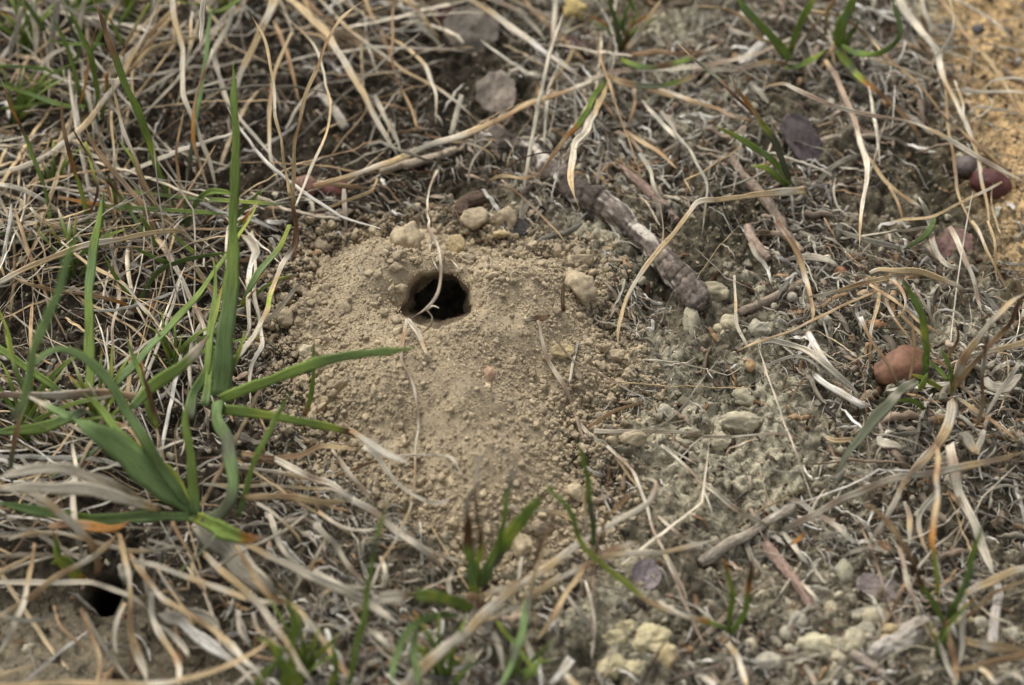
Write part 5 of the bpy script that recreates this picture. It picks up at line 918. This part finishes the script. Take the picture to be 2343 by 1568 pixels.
# --- bottom centre tuft
tuft('G12','grass_plant',1090,1375,'blurred green grass tuft in front of the mound at bottom centre with pale upright stub','grass plant')
for s,w_,z,c,pt in (('985,900 978,800 975,700 965,600 960,500 950,380 945,250',[20,24,23,22,20,17,9],[.6,1.1,1.5,1.9,2.3,2.8,3.2],'ybbgnnel','blade'),
  ('1010,880 1015,760 1020,640 1022,530 1010,460',[14,16,14,12,6],[.6,1.1,1.6,2,2.3],'vgyno','blade'),('1005,470 1012,380 1020,250 1025,100 1032,10',[8,10,10,10,8],[2.2,2.4,2.8,3.2,3.5],'knrllw','stem'),
  ('1040,860 1090,740 1140,610 1190,430 1215,300 1235,180 1245,80 1250,0',[16,18,17,15,14,13,12,7],[.6,1.1,1.6,2.3,2.7,3.1,3.3,3.5],'bbggggel','blade'),
  ('1050,850 1090,740 1160,640 1215,560 1270,480 1330,400 1390,330 1450,260',[16,20,24,27,28,28,26,12],[.6,1,1.4,1.8,2.1,2.4,2.7,2.9],'bbvgyggn','blade'),
  ('1445,245 1500,290 1560,340 1620,440 1660,560 1700,640 1760,700 1850,775 1950,850 2050,930 2150,985 2250,1030 2360,1075',[9,13,14,14,14,15,14,14,14,14,13,13,11],[2.9,2.8,2.7,2.4,2,1.7,1.5,1.3,1.1,.9,.8,.8,.7],'gggggyyyyyyssll','blade'),
  ('975,1010 900,970 820,945 750,935 680,930 610,925 570,925',[20,26,28,28,26,26,16],[.6,.9,1.2,1.4,1.6,1.7,1.8],'ggggygygn','blade'),('560,928 510,930 450,935 380,942',[18,24,26,20],[1.8,1.9,1.9,1.9],'tlll','blade'),
  ('880,1045 780,1045 700,1070 620,1105 570,1160 520,1250 485,1350 480,1500',[10,15,17,18,17,16,16,14],[.6,.9,1.2,1.4,1.6,1.7,1.8,1.9],'bbbdddbb','blade'),
  ('640,1110 628,1200 625,1320 632,1420 640,1500',[14,18,19,18,16],[1.3,1.4,1.5,1.6,1.7],'ddbdb','blade'),
  ('1005,870 985,960 975,1050 985,1110 1040,1150 1090,1120 1050,1000 1030,900',[22,26,28,26,22,18,14,10],[.6,.4,.3,.2,.2,.3,.5,.6],'snelens','stem'),
  ('1130,1090 1180,1160 1240,1220 1300,1300 1360,1370 1420,1440',[9,13,14,14,13,9],[.5,.6,.7,.8,.8,.8],'yyggyg','blade'),
  ('1430,590 1410,700 1370,850 1340,1000 1320,1100',[5,9,11,12,10],[2.2,2,1.8,1.5,1.3],'tssey','blade'),
  ('1320,960 1300,1100 1285,1200 1240,1330 1200,1420 1165,1510',[8,15,17,17,15,12],[1.4,1.4,1.4,1.3,1.3,1.3],'bbbvbb','blade'),
  ('1230,870 1290,800 1370,700 1420,600 1480,500 1540,430',[5,7,8,8,8,4],[.8,1.2,1.5,1.8,2.1,2.3],'ntnntt','stem'),
  ('1060,700 1048,600 1040,500',[10,10,5],[1,1.3,1.6],'sse','blade')):
    S('G12','H',s,w_,z,c,part=pt)
L1('thick straw stem rising from the bottom edge to a bent end at centre right', 'H','520,1560 620,1440 700,1350 850,1220 960,1140 1040,1060 1150,960 1250,880 1350,820 1480,730 1600,640 1720,560 1800,510 1900,450 2000,400 2080,350 2120,300 2143,240 2130,200 2060,180 1980,160',[26,26,25,24,24,22,22,22,20,18,18,16,15,14,13,13,12,11,9,7,4],[1.2,1.1,1,.9,.8,.9,1,1,1,1,1,1.1,1.2,1.3,1.3,1.4,1.4,1.4,1.3,1.2,1.1],'sesllslslslllllrll',wob=.4,th=.6)
L1('straw stem running right from the front tuft to the thick grey stick', 'H','1060,1080 1150,1050 1250,990 1400,900 1550,810 1700,735 1800,690 1950,660 2100,645 2250,622 2400,600 2550,570',[10,12,14,14,14,13,13,13,12,12,11,6],[.7,.8,.8,.8,.8,.8,.8,.8,.8,.7,.7,.6],'sltsltsllslr')
L1('short straw joining the front tuft from the right', 'H','1050,925 1150,885 1250,850 1350,800',[13,14,13,8],[.8,.9,.9,.9],'slst')
L1('straw leg slanting down from the crossing at centre right', 'H','1700,745 1640,840 1590,900 1530,1000 1480,1080 1430,1150 1375,1215',[9,12,13,13,12,10,5],[.8,.8,.8,.8,.8,.7,.6],'tssstss')
tuft('G13','grass_plant',1356,1270,'thin green grass sprig with three fine blades at the front right foot of the mound','grass plant')
S('G13','H','1745,660 1742,560 1740,450 1725,300 1705,180 1680,80 1650,-20 1640,-60',[10,14,14,13,13,13,12,5],[.7,1.1,1.6,2.1,2.5,2.9,3.2,3.3],'nddvgggg'); S('G13','H','1755,670 1790,590 1830,480 1880,400 1940,330 2020,250',[5,7,8,8,7,3],[.7,1,1.3,1.6,1.9,2.2],'nnnttt')
S('G13','H','1735,600 1715,480 1700,350 1695,240',[8,9,8,4],[.7,1,1.3,1.5],'slst'); S('G13','H','1745,540 1752,620 1750,700 1740,780',[10,10,8,6],[1,.9,.6,.3],'ssts'); S('G13','H','1780,660 1880,630 1960,600 2030,580',[10,12,10,4],[.7,.8,.8,.7],'rtlt')
L1('pale straw arch at the front right of the mound', 'H','1210,345 1270,385 1290,400 1370,380 1470,385 1570,415 1640,460 1700,510',[5,8,7,9,11,11,11,7],[.4,.4,.4,.5,.5,.5,.5,.4],'llllsssl')
# bottom left-centre strands
for lb,s,w_,z,c in (
  ('thin tall green blade rising out of focus at bottom left of centre','200,1490 230,1350 265,1200 290,1100 305,950 325,820 345,700 375,590 405,480 440,340',[12,15,15,15,14,13,13,12,11,5],[.9,1.3,1.6,1.9,2.2,2.5,2.8,3.1,3.3,3.6],'bggggggvgy'),
  ('short green blade at the bottom edge left of centre','130,1460 115,1350 110,1250 95,1180',[10,13,12,5],[1,1.3,1.5,1.7],'gggg'),
  ('green blade pointing up right at the bottom edge near centre','850,1500 900,1430 960,1370 1010,1325',[9,12,11,4],[1.2,1.4,1.5,1.6],'dgdg'),
  ('yellow green blade at the bottom edge right of centre','1300,1470 1350,1410 1390,1360 1430,1310',[9,13,13,6],[1.1,1.3,1.4,1.5],'dggy')):
    L1(lb,'H',s,w_,z,c,name='grass_shoot',cat='grass shoot',mat=M_GREEN)
tuft('G14','grass_plant',625,1560,'yellow green blurred grass tuft at the bottom edge left of centre','grass plant')
for s in ('1960,1590 1900,1480 1850,1390 1790,1290 1740,1210','2000,1590 1960,1500 1900,1430 1860,1390','1880,1590 1890,1500 1870,1400','2180,1590 2230,1420 2215,1280','1700,1590 1760,1500 1830,1420 1900,1300','1920,1590 1950,1400 1960,1200 1930,1080 1900,960'):
    S('G14','G',s,[14,18,17,13,6],[.4,.9,1.4,1.8,2.1],'yygyl' if '1740' in s else 'gyggg')
for lb,cr,s,w_,z,c in (
  ('grey blurred straw arching over the lower left of the mound foot','H','290,-20 380,40 430,110 500,200 580,270 680,330 760,345 830,320 860,280',[11,12,12,11,10,10,9,7,4],[.9,.9,.8,.7,.6,.5,.45,.4,.35],'lelellels'),
  ('thick out of focus grey straw end pointing at the mound from the left','P','800,985 850,1015 890,1040 935,1062',[12,18,20,13],[1.3,1.5,1.6,1.7],'teee'),
  ('thick spotted pale straw running diagonally at the lower left foot of the mound','H','90,240 200,310 310,380 400,440 500,510 620,600 700,670 780,740 840,790',[14,17,18,18,17,16,15,13,8],[.7,.7,.7,.6,.5,.5,.4,.3,.2],'llerllerl'),
  ('second straw splitting from the thick spotted straw towards the front tuft','H','480,500 600,590 700,640 800,680 900,710 950,720',[7,9,9,9,9,5],[.5,.4,.4,.4,.4,.3],'rllrlr'),
  ('upper straw of the crossed pair left of the mound foot','H','90,0 150,90 220,180 290,260 340,340',[11,12,12,11,8],[.6,.6,.5,.4,.3],'lrlrl'),
  ('pale stem slanting down at bottom left under the thin tall green blade','H','-20,470 60,550 130,620 200,740 310,860',[12,16,17,16,8],[.8,.8,.7,.6,.5],'llelrl'),
  ('wide out of focus pale straw crossing the bottom left','H','-30,780 100,850 200,910 300,950 400,1030 520,1120',[20,22,22,22,20,10],[1.1,1.1,1.1,1,.9,.8],'eleele'),
  ('thin straw line slanting across the bottom left','H','600,330 560,430 500,550 430,700 350,850 280,980 205,1110',[6,8,8,8,8,8,5],[.5,.6,.7,.7,.7,.7,.6],'lslslss'),
  ('white bent stub in the dark gap left of the front tuft','H','840,930 822,860 835,800 860,760 895,740',[9,14,14,13,9],[.3,.4,.5,.5,.5],'wllee'),
  ('low curved straw at bottom left below the crossing','H','0,940 60,910 150,885 300,880 360,885',[7,10,11,10,7],[.7,.7,.6,.6,.5],'esele'),
  ('short curved straw in the hollow at lower left of the mound','H','0,395 80,450 180,490 290,505 400,500',[9,10,10,9,6],[.7,.7,.6,.5,.4],'tllll'),
  ('pale strand hanging in the lower left hollow','H','395,680 425,760 425,840 412,890',[8,12,12,6],[.4,.4,.3,.2],'rlll'),
  ('curved straw piece at the bottom edge left of centre','H','330,1160 380,1180 430,1230 470,1280',[11,13,12,9],[1,1,1,.9],'elee'),
  ('pale stem standing at the bottom edge under the green tuft','H','1120,1160 1150,1240 1165,1330 1175,1430',[11,13,11,4],[.5,.5,.5,.4],'elel'),
  ('short straw at the bottom edge right of centre','H','1570,1430 1620,1480 1680,1530',[13,14,12],[.7,.7,.7],'lss'),
  ('thin pinkish straw falling past the yellow crust cluster','H','1840,-20 1980,130 2060,300 2130,500 2190,640 2260,790 2310,900 2350,1010',[9,9,9,9,9,9,8,6],[.3,.3,.3,.3,.3,.3,.3,.2],'lrllrlrl'),
  ('thin dark twiglet curving over the yellow crust cluster','H','2210,1210 2160,1270 2130,1340 2090,1420 2050,1490',[4,5,6,6,4],[.5,.5,.4,.3,.2],'knnkk'),
  ('grey strand crossing above the yellow crust cluster','H','1530,860 1620,970 1690,1070 1790,1180',[8,10,12,7],[.4,.4,.3,.2],'elee'),
  ('thin strand dropping to the yellow crust cluster','H','1690,830 1720,920 1745,1040 1760,1180 1740,1340',[7,8,8,7,4],[.4,.4,.4,.3,.2],'lllel'),
  ('white rotten strand beside the front tuft at the bottom','H','1300,1200 1350,1280 1380,1360 1420,1440 1480,1500',[18,17,14,16,12],[.3,.3,.3,.3,.2],'elwle'),
  ('white frayed strand at the bottom right of the front tuft','H','1600,1330 1560,1390 1510,1450 1460,1500',[20,20,17,12],[.3,.3,.3,.2],'wlwe')):
    L1(lb, cr, s, w_, z, c)
# --- right side
tuft('G15','dry_grass_tuft',2180,905,'big dry grass tuft at the right with curved green shoot and broad grey olive blade','dry grass')
for s,w_,z,c,cr in (
  ('1700,990 1705,900 1718,800 1715,720 1700,640 1670,550 1620,460 1570,390 1515,315',[16,20,20,19,20,20,18,14,4],[.6,1.1,1.7,2.1,2.4,2.7,2.9,3.1,3.2],'vdggggygggv','F'),
  ('1650,1010 1580,1060 1500,1140 1420,1220 1340,1310 1270,1400 1210,1480 1160,1580 1080,1650',[16,26,28,29,28,26,22,16,8],[.7,.9,1.1,1.2,1.3,1.3,1.3,1.2,1.1],'vevevvvvvn','F'),
  ('930,540 880,590 820,620',[12,10,4],[.9,.8,.7],'non','I'),
  ('1865,1095 1862,1000 1850,900 1812,790',[14,17,16,8],[.5,1.1,1.6,2],'ygggg','F'),('1860,1010 1800,950 1750,910 1700,880',[9,14,12,5],[1,1.1,1.2,1.3],'ggdg','F'),
  ('1815,1055 1760,1025 1700,990 1600,965',[9,12,11,4],[.8,.9,1,1],'yyyyo','F'),('1700,1190 1650,1145 1600,1130 1510,1135',[10,14,12,5],[.5,.7,.8,.8],'dggy','F'),
  ('1640,1010 1670,1060 1700,1000 1720,950',[14,16,16,10],[.6,.8,1,1.1],'ppyg','F'),
  ('1860,1100 1905,1000 1950,900 2000,810 2050,740 2120,650 2200,570 2280,490 2360,440',[12,18,20,20,19,17,15,15,13],[.5,1.1,1.6,2,2.3,2.6,2.9,3,3.1],'lssltsllsl','F'),
  ('1880,1080 1960,960 2040,870 2120,790 2200,700 2260,620 2305,520 2320,420 2300,350 2270,300',[10,12,12,11,11,11,11,11,9,5],[.5,1.1,1.5,1.9,2.2,2.5,2.8,3.1,3.3,3.4],'ststrtnntr','F'),
  ('1850,860 1880,790 1900,720 1895,620',[10,13,12,4],[1.3,1.7,2,2.3],'stnn','F'),('2030,1300 2050,1180 2070,1050 2075,920 2090,800 2110,700 2120,620',[14,18,17,15,15,15,8],[.6,1.2,1.8,2.3,2.7,3,3.2],'tetnenn','F'),
  ('1560,1680 1640,1580 1720,1500 1800,1420 1850,1330 1870,1220 1880,1120',[14,20,24,26,28,26,20],[.4,.5,.6,.7,.8,.8,.7],'rtltslls','F'),
  ('1340,315 1400,290 1500,298 1600,305 1700,318 1790,345 1870,380 1975,430',[9,15,16,16,15,14,12,6],[.9,1,1.1,1.1,1,.9,.8,.6],'lssssslt','F'),
  ('1480,340 1400,352 1300,375 1200,405 1080,440 940,468',[10,13,12,12,11,7],[.9,.9,.9,.9,.9,.8],'sstsls','F'),
  ('1390,432 1280,475 1150,530 1050,590 950,650 850,690 750,720 650,750 550,785 460,832',[7,8,8,8,8,8,8,8,7,3],[.9,.9,.9,.9,.9,.8,.7,.6,.5,.4],'tststrstst','F'),
  ('1392,440 1370,550 1352,680 1350,800 1352,930',[9,10,10,9,6],[.9,.8,.7,.5,.2],'ssltr','F'),('1345,385 1430,440 1520,495 1600,560 1660,630 1740,680 1800,715',[8,11,11,11,10,10,6],[1,1,1,.9,.8,.7,.6],'stststs','F'),
  ('1455,480 1490,570 1530,660 1570,720 1620,800',[8,9,9,8,5],[.9,.8,.7,.6,.4],'sltss','F'),('1490,350 1545,410 1582,480 1575,550 1540,590 1495,605',[14,13,9,7,6,4],[1,1.1,1.1,1,.9,.8],'ettlst','F'),
  ('1470,340 1540,350 1520,400 1470,400 1440,460 1420,480',[16,22,24,20,18,8],[.8,.8,.8,.7,.6,.4],'enlels','F'),
  ('1620,380 1680,480 1730,560 1760,640 1760,670',[8,10,10,9,5],[.6,.6,.5,.4,.3],'erlrt','F'),('1540,560 1620,640 1700,720 1760,800',[9,10,10,6],[.7,.6,.6,.4],'stss','F'),
  ('2300,900 2250,980 2200,1050 2150,1150 2090,1250',[10,13,13,12,7],[1.1,1,.9,.8,.7],'lellle'[:6],'F'),
  ('1900,1110 2000,1170 2100,1230 2200,1310 2300,1410',[9,11,11,10,7],[.5,.6,.6,.6,.5],'esttt','F'),
  ('2350,760 2200,800 2050,830 1940,870',[13,14,13,9],[1.2,1.2,1.1,1],'ssle','F'),('2080,1330 2050,1430 2040,1480 1980,1370 1930,1350',[10,22,16,30,8],[.5,.5,.5,.5,.5],'llsel','F'),
  ('1780,-10 1790,100 1780,300 1765,450 1762,600 1778,700 1780,830 1795,1000',[10,13,13,13,13,12,11,8],[1.5,1.9,2,2,1.9,1.7,1.3,.6],'tstesoyyo','I'),
  ('1865,-30 1900,120 1940,260 1980,380 2030,500 2080,650 2150,830',[24,26,25,24,22,20,12],[.7,.8,.7,.7,.6,.5,.4],'lrelele','I'),
  ('1770,-20 1700,80 1620,150 1560,220 1520,330 1450,440 1390,530 1325,625',[11,13,14,14,14,13,12,8],[1.3,1.3,1.3,1.3,1.3,1.2,1.1,1],'rsrsllls','I')):
    S('G15', cr, s, w_, z, c)
L1('long pinkish straw curving from the thick grey stick up to the right edge','I','790,520 850,490 950,440 1050,385 1150,325 1300,262 1450,205 1600,170 1750,155 1900,120 2100,80 2250,45 2380,0',[14,17,17,17,17,17,18,19,18,17,16,15,14],[.7,.8,.9,.9,1,1,1.1,1.1,1.1,1.1,1.1,1.1,1.1],'erlrlrlerlsrss',wob=.4)
L1('thin straight tan straw leaning over the straw tuft base','F','1280,605 1315,680 1370,770 1450,880 1500,960 1550,1040',[12,10,9,9,8,5],[1.2,1.1,1,.9,.8,.6],'wtttte')
L1('very thin upright straw in front of the reddish brown seed','F','1608,1010 1612,900 1625,750 1612,600',[7,7,7,4],[1.2,1.5,1.9,2.2],'sttt')
L1('thin white loop of stem above the right grass tuft','F','1775,685 1758,620 1775,570 1830,550 1900,565 1945,600 1970,680',[4,5,6,6,6,5,4],[.8,1,1.1,1.2,1.2,1.1,.9],'lllwlle',wob=.2)
L1('upper white tubular stem stub right of the mound','F','945,690 975,745 1010,820 1050,880 1090,920 1130,950',[17,16,16,16,15,10],[.2,.3,.3,.3,.3,.3],'nwwlww',name='straw_stub',cat='straw stub',taper='blunt',th=.8)
L1('lower white tubular stem stub right of the mound','F','965,965 1020,1010 1080,1045 1150,1080 1220,1120 1300,1160 1350,1165',[16,17,17,17,16,15,9],[.25,.3,.3,.3,.3,.3,.2],'kwwwlwww',name='straw_stub',cat='straw stub',taper='blunt',th=.8)
L1('frayed grey blade arching over the white stem stubs','F','650,745 720,745 800,765 900,795 980,830 1060,900 1140,980 1210,1040 1290,1110',[22,18,15,15,16,17,17,17,9],[.3,.35,.4,.4,.4,.4,.4,.35,.3],'eeelleeee')
L1('grey hooked strand under the frayed grey blade','F','640,965 680,905 740,870 830,850 920,858 1000,905 1080,960 1130,1000',[8,8,9,9,9,10,10,7],[.3,.3,.35,.4,.4,.35,.3,.3],'eeeeelee')
L1('thin pale stem angling down left of the white stem stubs','F','465,330 475,430 488,560 510,650 550,750 590,840',[7,8,8,10,9,7],[.6,.6,.6,.5,.4,.3],'llslle')
L1('stem passing behind the dry stick and ending in the upper white stub','C','740,1440 800,1520 850,1590 900,1690 935,1800 955,1850 965,1950 975,2030 965,2110',[16,16,17,18,15,11,10,10,9],[.8,.8,.7,.6,.5,.5,.4,.4,.3],'nrttslstsl')
L1('thin reddish wire like root running down through the right litter','F','1260,780 1278,900 1300,1100 1310,1250 1340,1400 1360,1560 1400,1700 1440,1850',[4,5,5,5,5,5,5,4],[.4,.4,.4,.4,.4,.4,.4,.3],'nnrnrnr',name='root_strand',cat='root strand')
L1('thin horizontal dark straw across the mossy patch','F','-10,1335 150,1345 400,1370 600,1362 750,1358 910,1388',[5,6,7,6,6,4],[.25,.25,.25,.25,.25,.2],'erelrt')
L1('curved thin reddish fibre in the mossy patch','F','430,1500 440,1450 500,1430 560,1400 630,1385',[5,6,6,6,3],[.2,.25,.25,.2,.15],'rrltl')
L1('flat straw pieces stack at the left foot of the grey olive blade','F','1040,1350 1090,1385 1150,1395 1260,1380',[6,12,12,5],[.2,.25,.25,.2],'esst')
L1('curled papery sheath under the right tuft','F','1400,1370 1420,1410 1480,1420 1530,1430 1560,1450',[8,20,26,18,8],[.3,.35,.35,.3,.3],'eelle',th=.15)
L1('pale flat sheath at the right edge beside the right grass tuft','F','2090,990 2120,1040 2200,1050 2260,1000 2330,960',[10,28,32,20,12],[.4,.5,.5,.5,.5],'eelle',th=.12)
L1('grey dead sheath lying under the straw knot','F','1550,150 1420,120 1300,90 1200,60 1100,20',[9,14,16,14,8],[.3,.35,.35,.3,.3],'eeeee')
L1('wide grey strand right of the straw knot','F','1740,10 1770,140 1790,210 1850,270 1980,290',[15,16,14,12,7],[.4,.4,.4,.4,.3],'erele')
L1('long pale stalk left of the dusty pink brown leaf','F','1860,20 1920,140 1980,270 2030,380 2060,470 2075,560',[12,14,15,14,12,8],[.5,.5,.5,.5,.4,.4],'rlrere')
L1('straw crossing down the dusty pink brown leaf','F','1990,-20 2060,90 2130,220 2200,340 2260,430',[9,10,10,10,6],[.5,.5,.5,.4,.3],'slsts')
L1('upright thin straw right of the dusty pink brown leaf','F','2110,-20 2135,110 2150,240 2165,370',[8,9,8,4],[.6,.6,.5,.4],'ssts')
L1('rough pale bark strip beneath the upper tan stem','F','570,120 600,200 640,230 690,300 710,390',[12,13,11,9,7],[.2,.3,.3,.25,.2],'reewe')
L1('lumpy pale dry stem lying beyond the mound right of the straws','F','770,235 850,215 940,205 1020,215 1100,235 1160,270',[8,13,17,17,15,8],[.2,.25,.25,.25,.25,.2],'rellle')
tuft('G16','grass_plant',1662,1452,'short two bladed green sprout with yellow and red tips at bottom right','grass plant')
S('G16','I','430,1180 450,1080 458,980 445,890 425,800 400,720 375,690',[12,14,14,13,12,11,8],[.3,.7,1.1,1.5,1.8,2.1,2.3],'ggggyyol'); S('G16','I','440,1190 490,1150 530,1080 548,990 560,900 575,800 605,670',[12,14,15,14,13,11,6],[.3,.5,.8,1.2,1.5,1.9,2.3],'gggggonnn')
S('G16','I','400,1150 340,1125 280,1105 220,1090 120,1060 30,1010 -20,980',[9,12,12,12,12,11,9],[.3,.5,.6,.7,.8,.8,.8],'gpyosllll'); S('G16','I','430,1190 400,1230 380,1260 350,1300',[16,16,14,10],[.4,.3,.2,.1],'etle')
S('G16','I','430,1240 480,1330 520,1420 550,1540',[14,15,15,13],[.3,.5,.6,.7],'lslls'); S('G16','I','430,1260 445,1340 430,1440 390,1540',[12,13,12,11],[.3,.4,.5,.5],'sells')
tuft('G17','grass_plant',2165,1430,'grass tuft with yellow orange and green blades in the lower right corner','grass plant')
for s,w_,z,c in (('1815,1115 1780,1030 1740,950 1690,870 1640,770 1600,690 1540,590 1500,530 1440,450 1360,370 1265,300',[10,13,14,13,12,13,13,13,12,11,6],[.4,.8,1.2,1.5,1.8,2.1,2.3,2.4,2.5,2.6,2.7],'gggggnnttstsl'),
  ('1865,1100 1890,1020 1935,920 1975,820 2000,720 2040,610 2065,520 2085,430',[13,17,18,17,16,15,12,6],[.4,.8,1.3,1.7,2.1,2.5,2.8,3],'ddbbbggv'),
  ('1960,940 2040,890 2120,860 2220,820 2343,780 2400,765',[13,16,18,18,17,16],[.6,.8,.9,1,1.1,1.1],'slsssll'),('1960,1090 2040,1020 2130,950 2230,900 2343,850',[8,11,12,11,9],[.5,.7,.8,.8,.8],'ostss'),
  ('1950,1230 2050,1250 2150,1265 2250,1280 2380,1315',[17,21,23,22,20],[.5,.7,.8,.8,.8],'sslsss'),('1750,1160 1790,1260 1830,1370 1900,1500',[12,14,14,12],[.5,.4,.3,.3],'reee'),
  ('1870,1120 1860,1210 1880,1320 1900,1400 1900,1540',[16,18,18,17,14],[.5,.4,.4,.3,.3],'ntnte'),('1950,850 1960,1000 1940,1150 1945,1260 1920,1400',[13,14,13,12,10],[1,.8,.6,.5,.4],'eeeee'),
  ('1850,1130 1780,1120 1700,1130 1640,1160',[14,18,16,8],[.4,.4,.4,.3],'nlte'),('2343,1330 2200,1350 2080,1390 1960,1420 1900,1440',[13,14,14,14,9],[.8,.7,.6,.5,.4],'tttst'),
  ('2050,1420 2110,1460 2150,1510 2200,1480 2280,1450 2360,1500',[10,12,14,12,12,12],[.6,.7,.7,.7,.7,.7],'lslell')):
    S('G17','I',s,w_,z,c)
for lb,cr,s,w_,z,c in (
  ('flat grey bent blade in the litter left of the lower right tuft','I','690,340 740,400 745,470',[14,13,7],[.2,.25,.2],'reer'),
  ('grey arched stem behind the thick grey stick','I','830,330 900,350 960,400 1050,445 1130,500 1200,560 1280,610',[10,12,13,14,15,15,12],[.5,.5,.5,.5,.5,.5,.4],'reerlew'),
  ('spotted grey pink stem lying above the thick grey stick','I','230,190 300,240 400,310 500,385 600,440 700,485',[10,13,14,14,15,10],[.4,.4,.4,.4,.35,.3],'rlerle'),
  ('thin straw strand dropping left of the thick grey stick','I','-10,-30 60,20 180,130 270,210 310,300 335,460',[9,9,8,7,7,4],[.35,.35,.35,.35,.35,.3],'llrell'),
  ('thin straw meeting the thick grey stick from the left','I','-20,430 60,500 150,570 230,620 290,665',[8,9,9,8,5],[.3,.35,.35,.3,.25],'rlrlr'),
  ('curling grey pointed blade among the litter under the pink straw','I','1570,340 1610,440 1610,540 1595,640',[9,13,12,3],[.6,.6,.5,.4],'ersee'),
  ('straw strand looping under the pink straw at right','I','1770,290 1680,390 1665,480 1690,600 1740,700',[12,13,11,10,6],[.6,.6,.5,.4,.3],'eelse'),
  ('pair of reddish dry stems falling to the lower right tuft','I','1540,640 1560,740 1580,850 1620,950 1680,1080',[11,12,12,11,8],[.6,.6,.5,.4,.3],'rrlrl'),
  ('thin brown straw leaning left in front of the pebble trail','I','1575,860 1530,960 1470,1090 1380,1230',[6,8,8,4],[.7,.7,.6,.5],'tnte'),
  ('thin fallen straw above the pebble trail','I','1215,1055 1290,1035 1400,1005 1500,975',[5,7,7,4],[.4,.4,.4,.4],'eler'),
  ('dark reddish wire stem bending behind the pebble trail','I','1290,470 1350,640 1400,800 1430,920 1470,1040 1510,1110',[5,5,5,5,5,4],[.5,.5,.5,.5,.4,.4],'nrnrnn'),
  ('curled pale strand above the pebble trail','I','900,860 960,920 1010,970 1060,1000',[7,9,8,5],[.3,.3,.3,.2],'rlel'),
  ('white crooked strand below the thick grey stick','I','1060,870 1030,830 990,770 985,740 1030,700',[5,8,9,9,7],[.3,.3,.3,.3,.2],'lleee'),
  ('grey broken strand under the thick grey stick','I','790,540 840,620 900,700 950,740',[13,16,14,8],[.3,.3,.3,.2],'eelew'),
  ('straw strand falling at the left of the two bladed sprout','I','0,660 50,760 110,870 150,970 190,1060 220,1180 290,1300',[9,9,8,8,8,8,5],[.4,.4,.4,.35,.35,.3,.3],'slrrrrr'),
  ('white strand bundle at the bottom left of the lower right corner','I','240,1450 300,1490 360,1540',[14,17,14],[.3,.3,.3],'elw'),
  ('short grey pink strand at the bottom edge near the bark stick','I','930,1400 970,1460 1000,1530',[13,14,12],[.3,.3,.3],'rere')):
    L1(lb, cr, s, w_, z, c)

# fine green blades standing in small tufts among the dry grass
FRN = random.Random(5)
def mini(px, py, n, h, label, spread=.5, cols=('gggy','gggo','dggy','bggl','ygyl'), up=.85, w=(7, 13), bias=0):
    p = place([px], [py], 0)[0]; p[2] = HT(p[:1], p[1:2])[0]; root = empty('grass_plant', p, label, 'grass plant', None)
    for k in range(int(n*1.5)):
        hh = 1.3*h*FRN.uniform(.45, 1.1); dx = FRN.gauss(bias, spread)*hh*PXC*.8; rise = hh*PXC*up*FRN.uniform(.55, 1.1); bx, by = px+FRN.gauss(0, 7), py+FRN.gauss(0, 5)
        t = np.linspace(0, 1, 6); b2 = FRN.uniform(1.2, 2.2); pts = np.stack([bx+dx*t**b2, by-rise*t*(1-.22*t*abs(dx)/(rise+1))], -1); z = list(hh*.72*np.sin(t*1.45)+.03)
        strand('blade', pts, [x*FRN.uniform(*w) for x in (.8, 1, 1, .9, .7, .3)] if False else [q*ww for q in (.8, 1, 1, .9, .7, .25)] if (ww := FRN.uniform(*w)) else 0, z, FRN.choice(cols), M_GREEN, root)
mini(60, 130, 12, 1.5, 'dense dark green grass tuft at the very left below the top corner')
mini(170, 60, 11, 1.4, 'green grass tuft leaning right near the top left corner', bias=.3)
mini(300, 60, 9, 1.2, 'sparse green grass tuft at the top edge right of the corner tufts')
mini(40, 280, 8, 1.2, 'green grass tuft at the left edge under the corner tufts', bias=.3)
mini(520, 40, 8, 1.1, 'thin green grass tuft among dry straw at the top edge left of centre')
mini(165, 640, 8, 1.3, 'green grass tuft behind the vertical blade at far left', up=.9)
mini(230, 1010, 10, 1.5, 'fine green tuft growing behind the broad leaf of the big green plant', w=(8, 15))
mini(60, 1010, 9, 1.6, 'green grass tuft at the left edge above the arched white blades', w=(8, 15), bias=.2)
mini(400, 860, 7, 1.3, 'yellowish green tuft between the tall blade and the arched leaf', cols=('yggy', 'ggyl', 'bggy'))
mini(560, 720, 5, .9, 'short green tuft right of the tall blade near the mound', cols=('ggyl', 'yyso'))
mini(700, 1555, 9, 1.4, 'green grass tuft at the bottom edge beneath the wide blurred straw', w=(8, 14))
mini(1010, 1560, 8, 1.1, 'green grass tuft at the bottom edge below the front tuft', w=(8, 14))
mini(1180, 1560, 6, .9, 'small green grass tuft at the bottom edge right of the front tuft', w=(8, 13))
mini(1420, 120, 7, 1.0, 'dark green grass tuft at the top edge right of centre behind the knot', cols=('ddgn', 'dgol'))
mini(2150, 1500, 5, .9, 'few thin green blades at the bottom edge under the lower right tuft')
mini(130, 440, 7, 1.1, 'green tuft low among dry stems at left under the corner plants', bias=-.2)
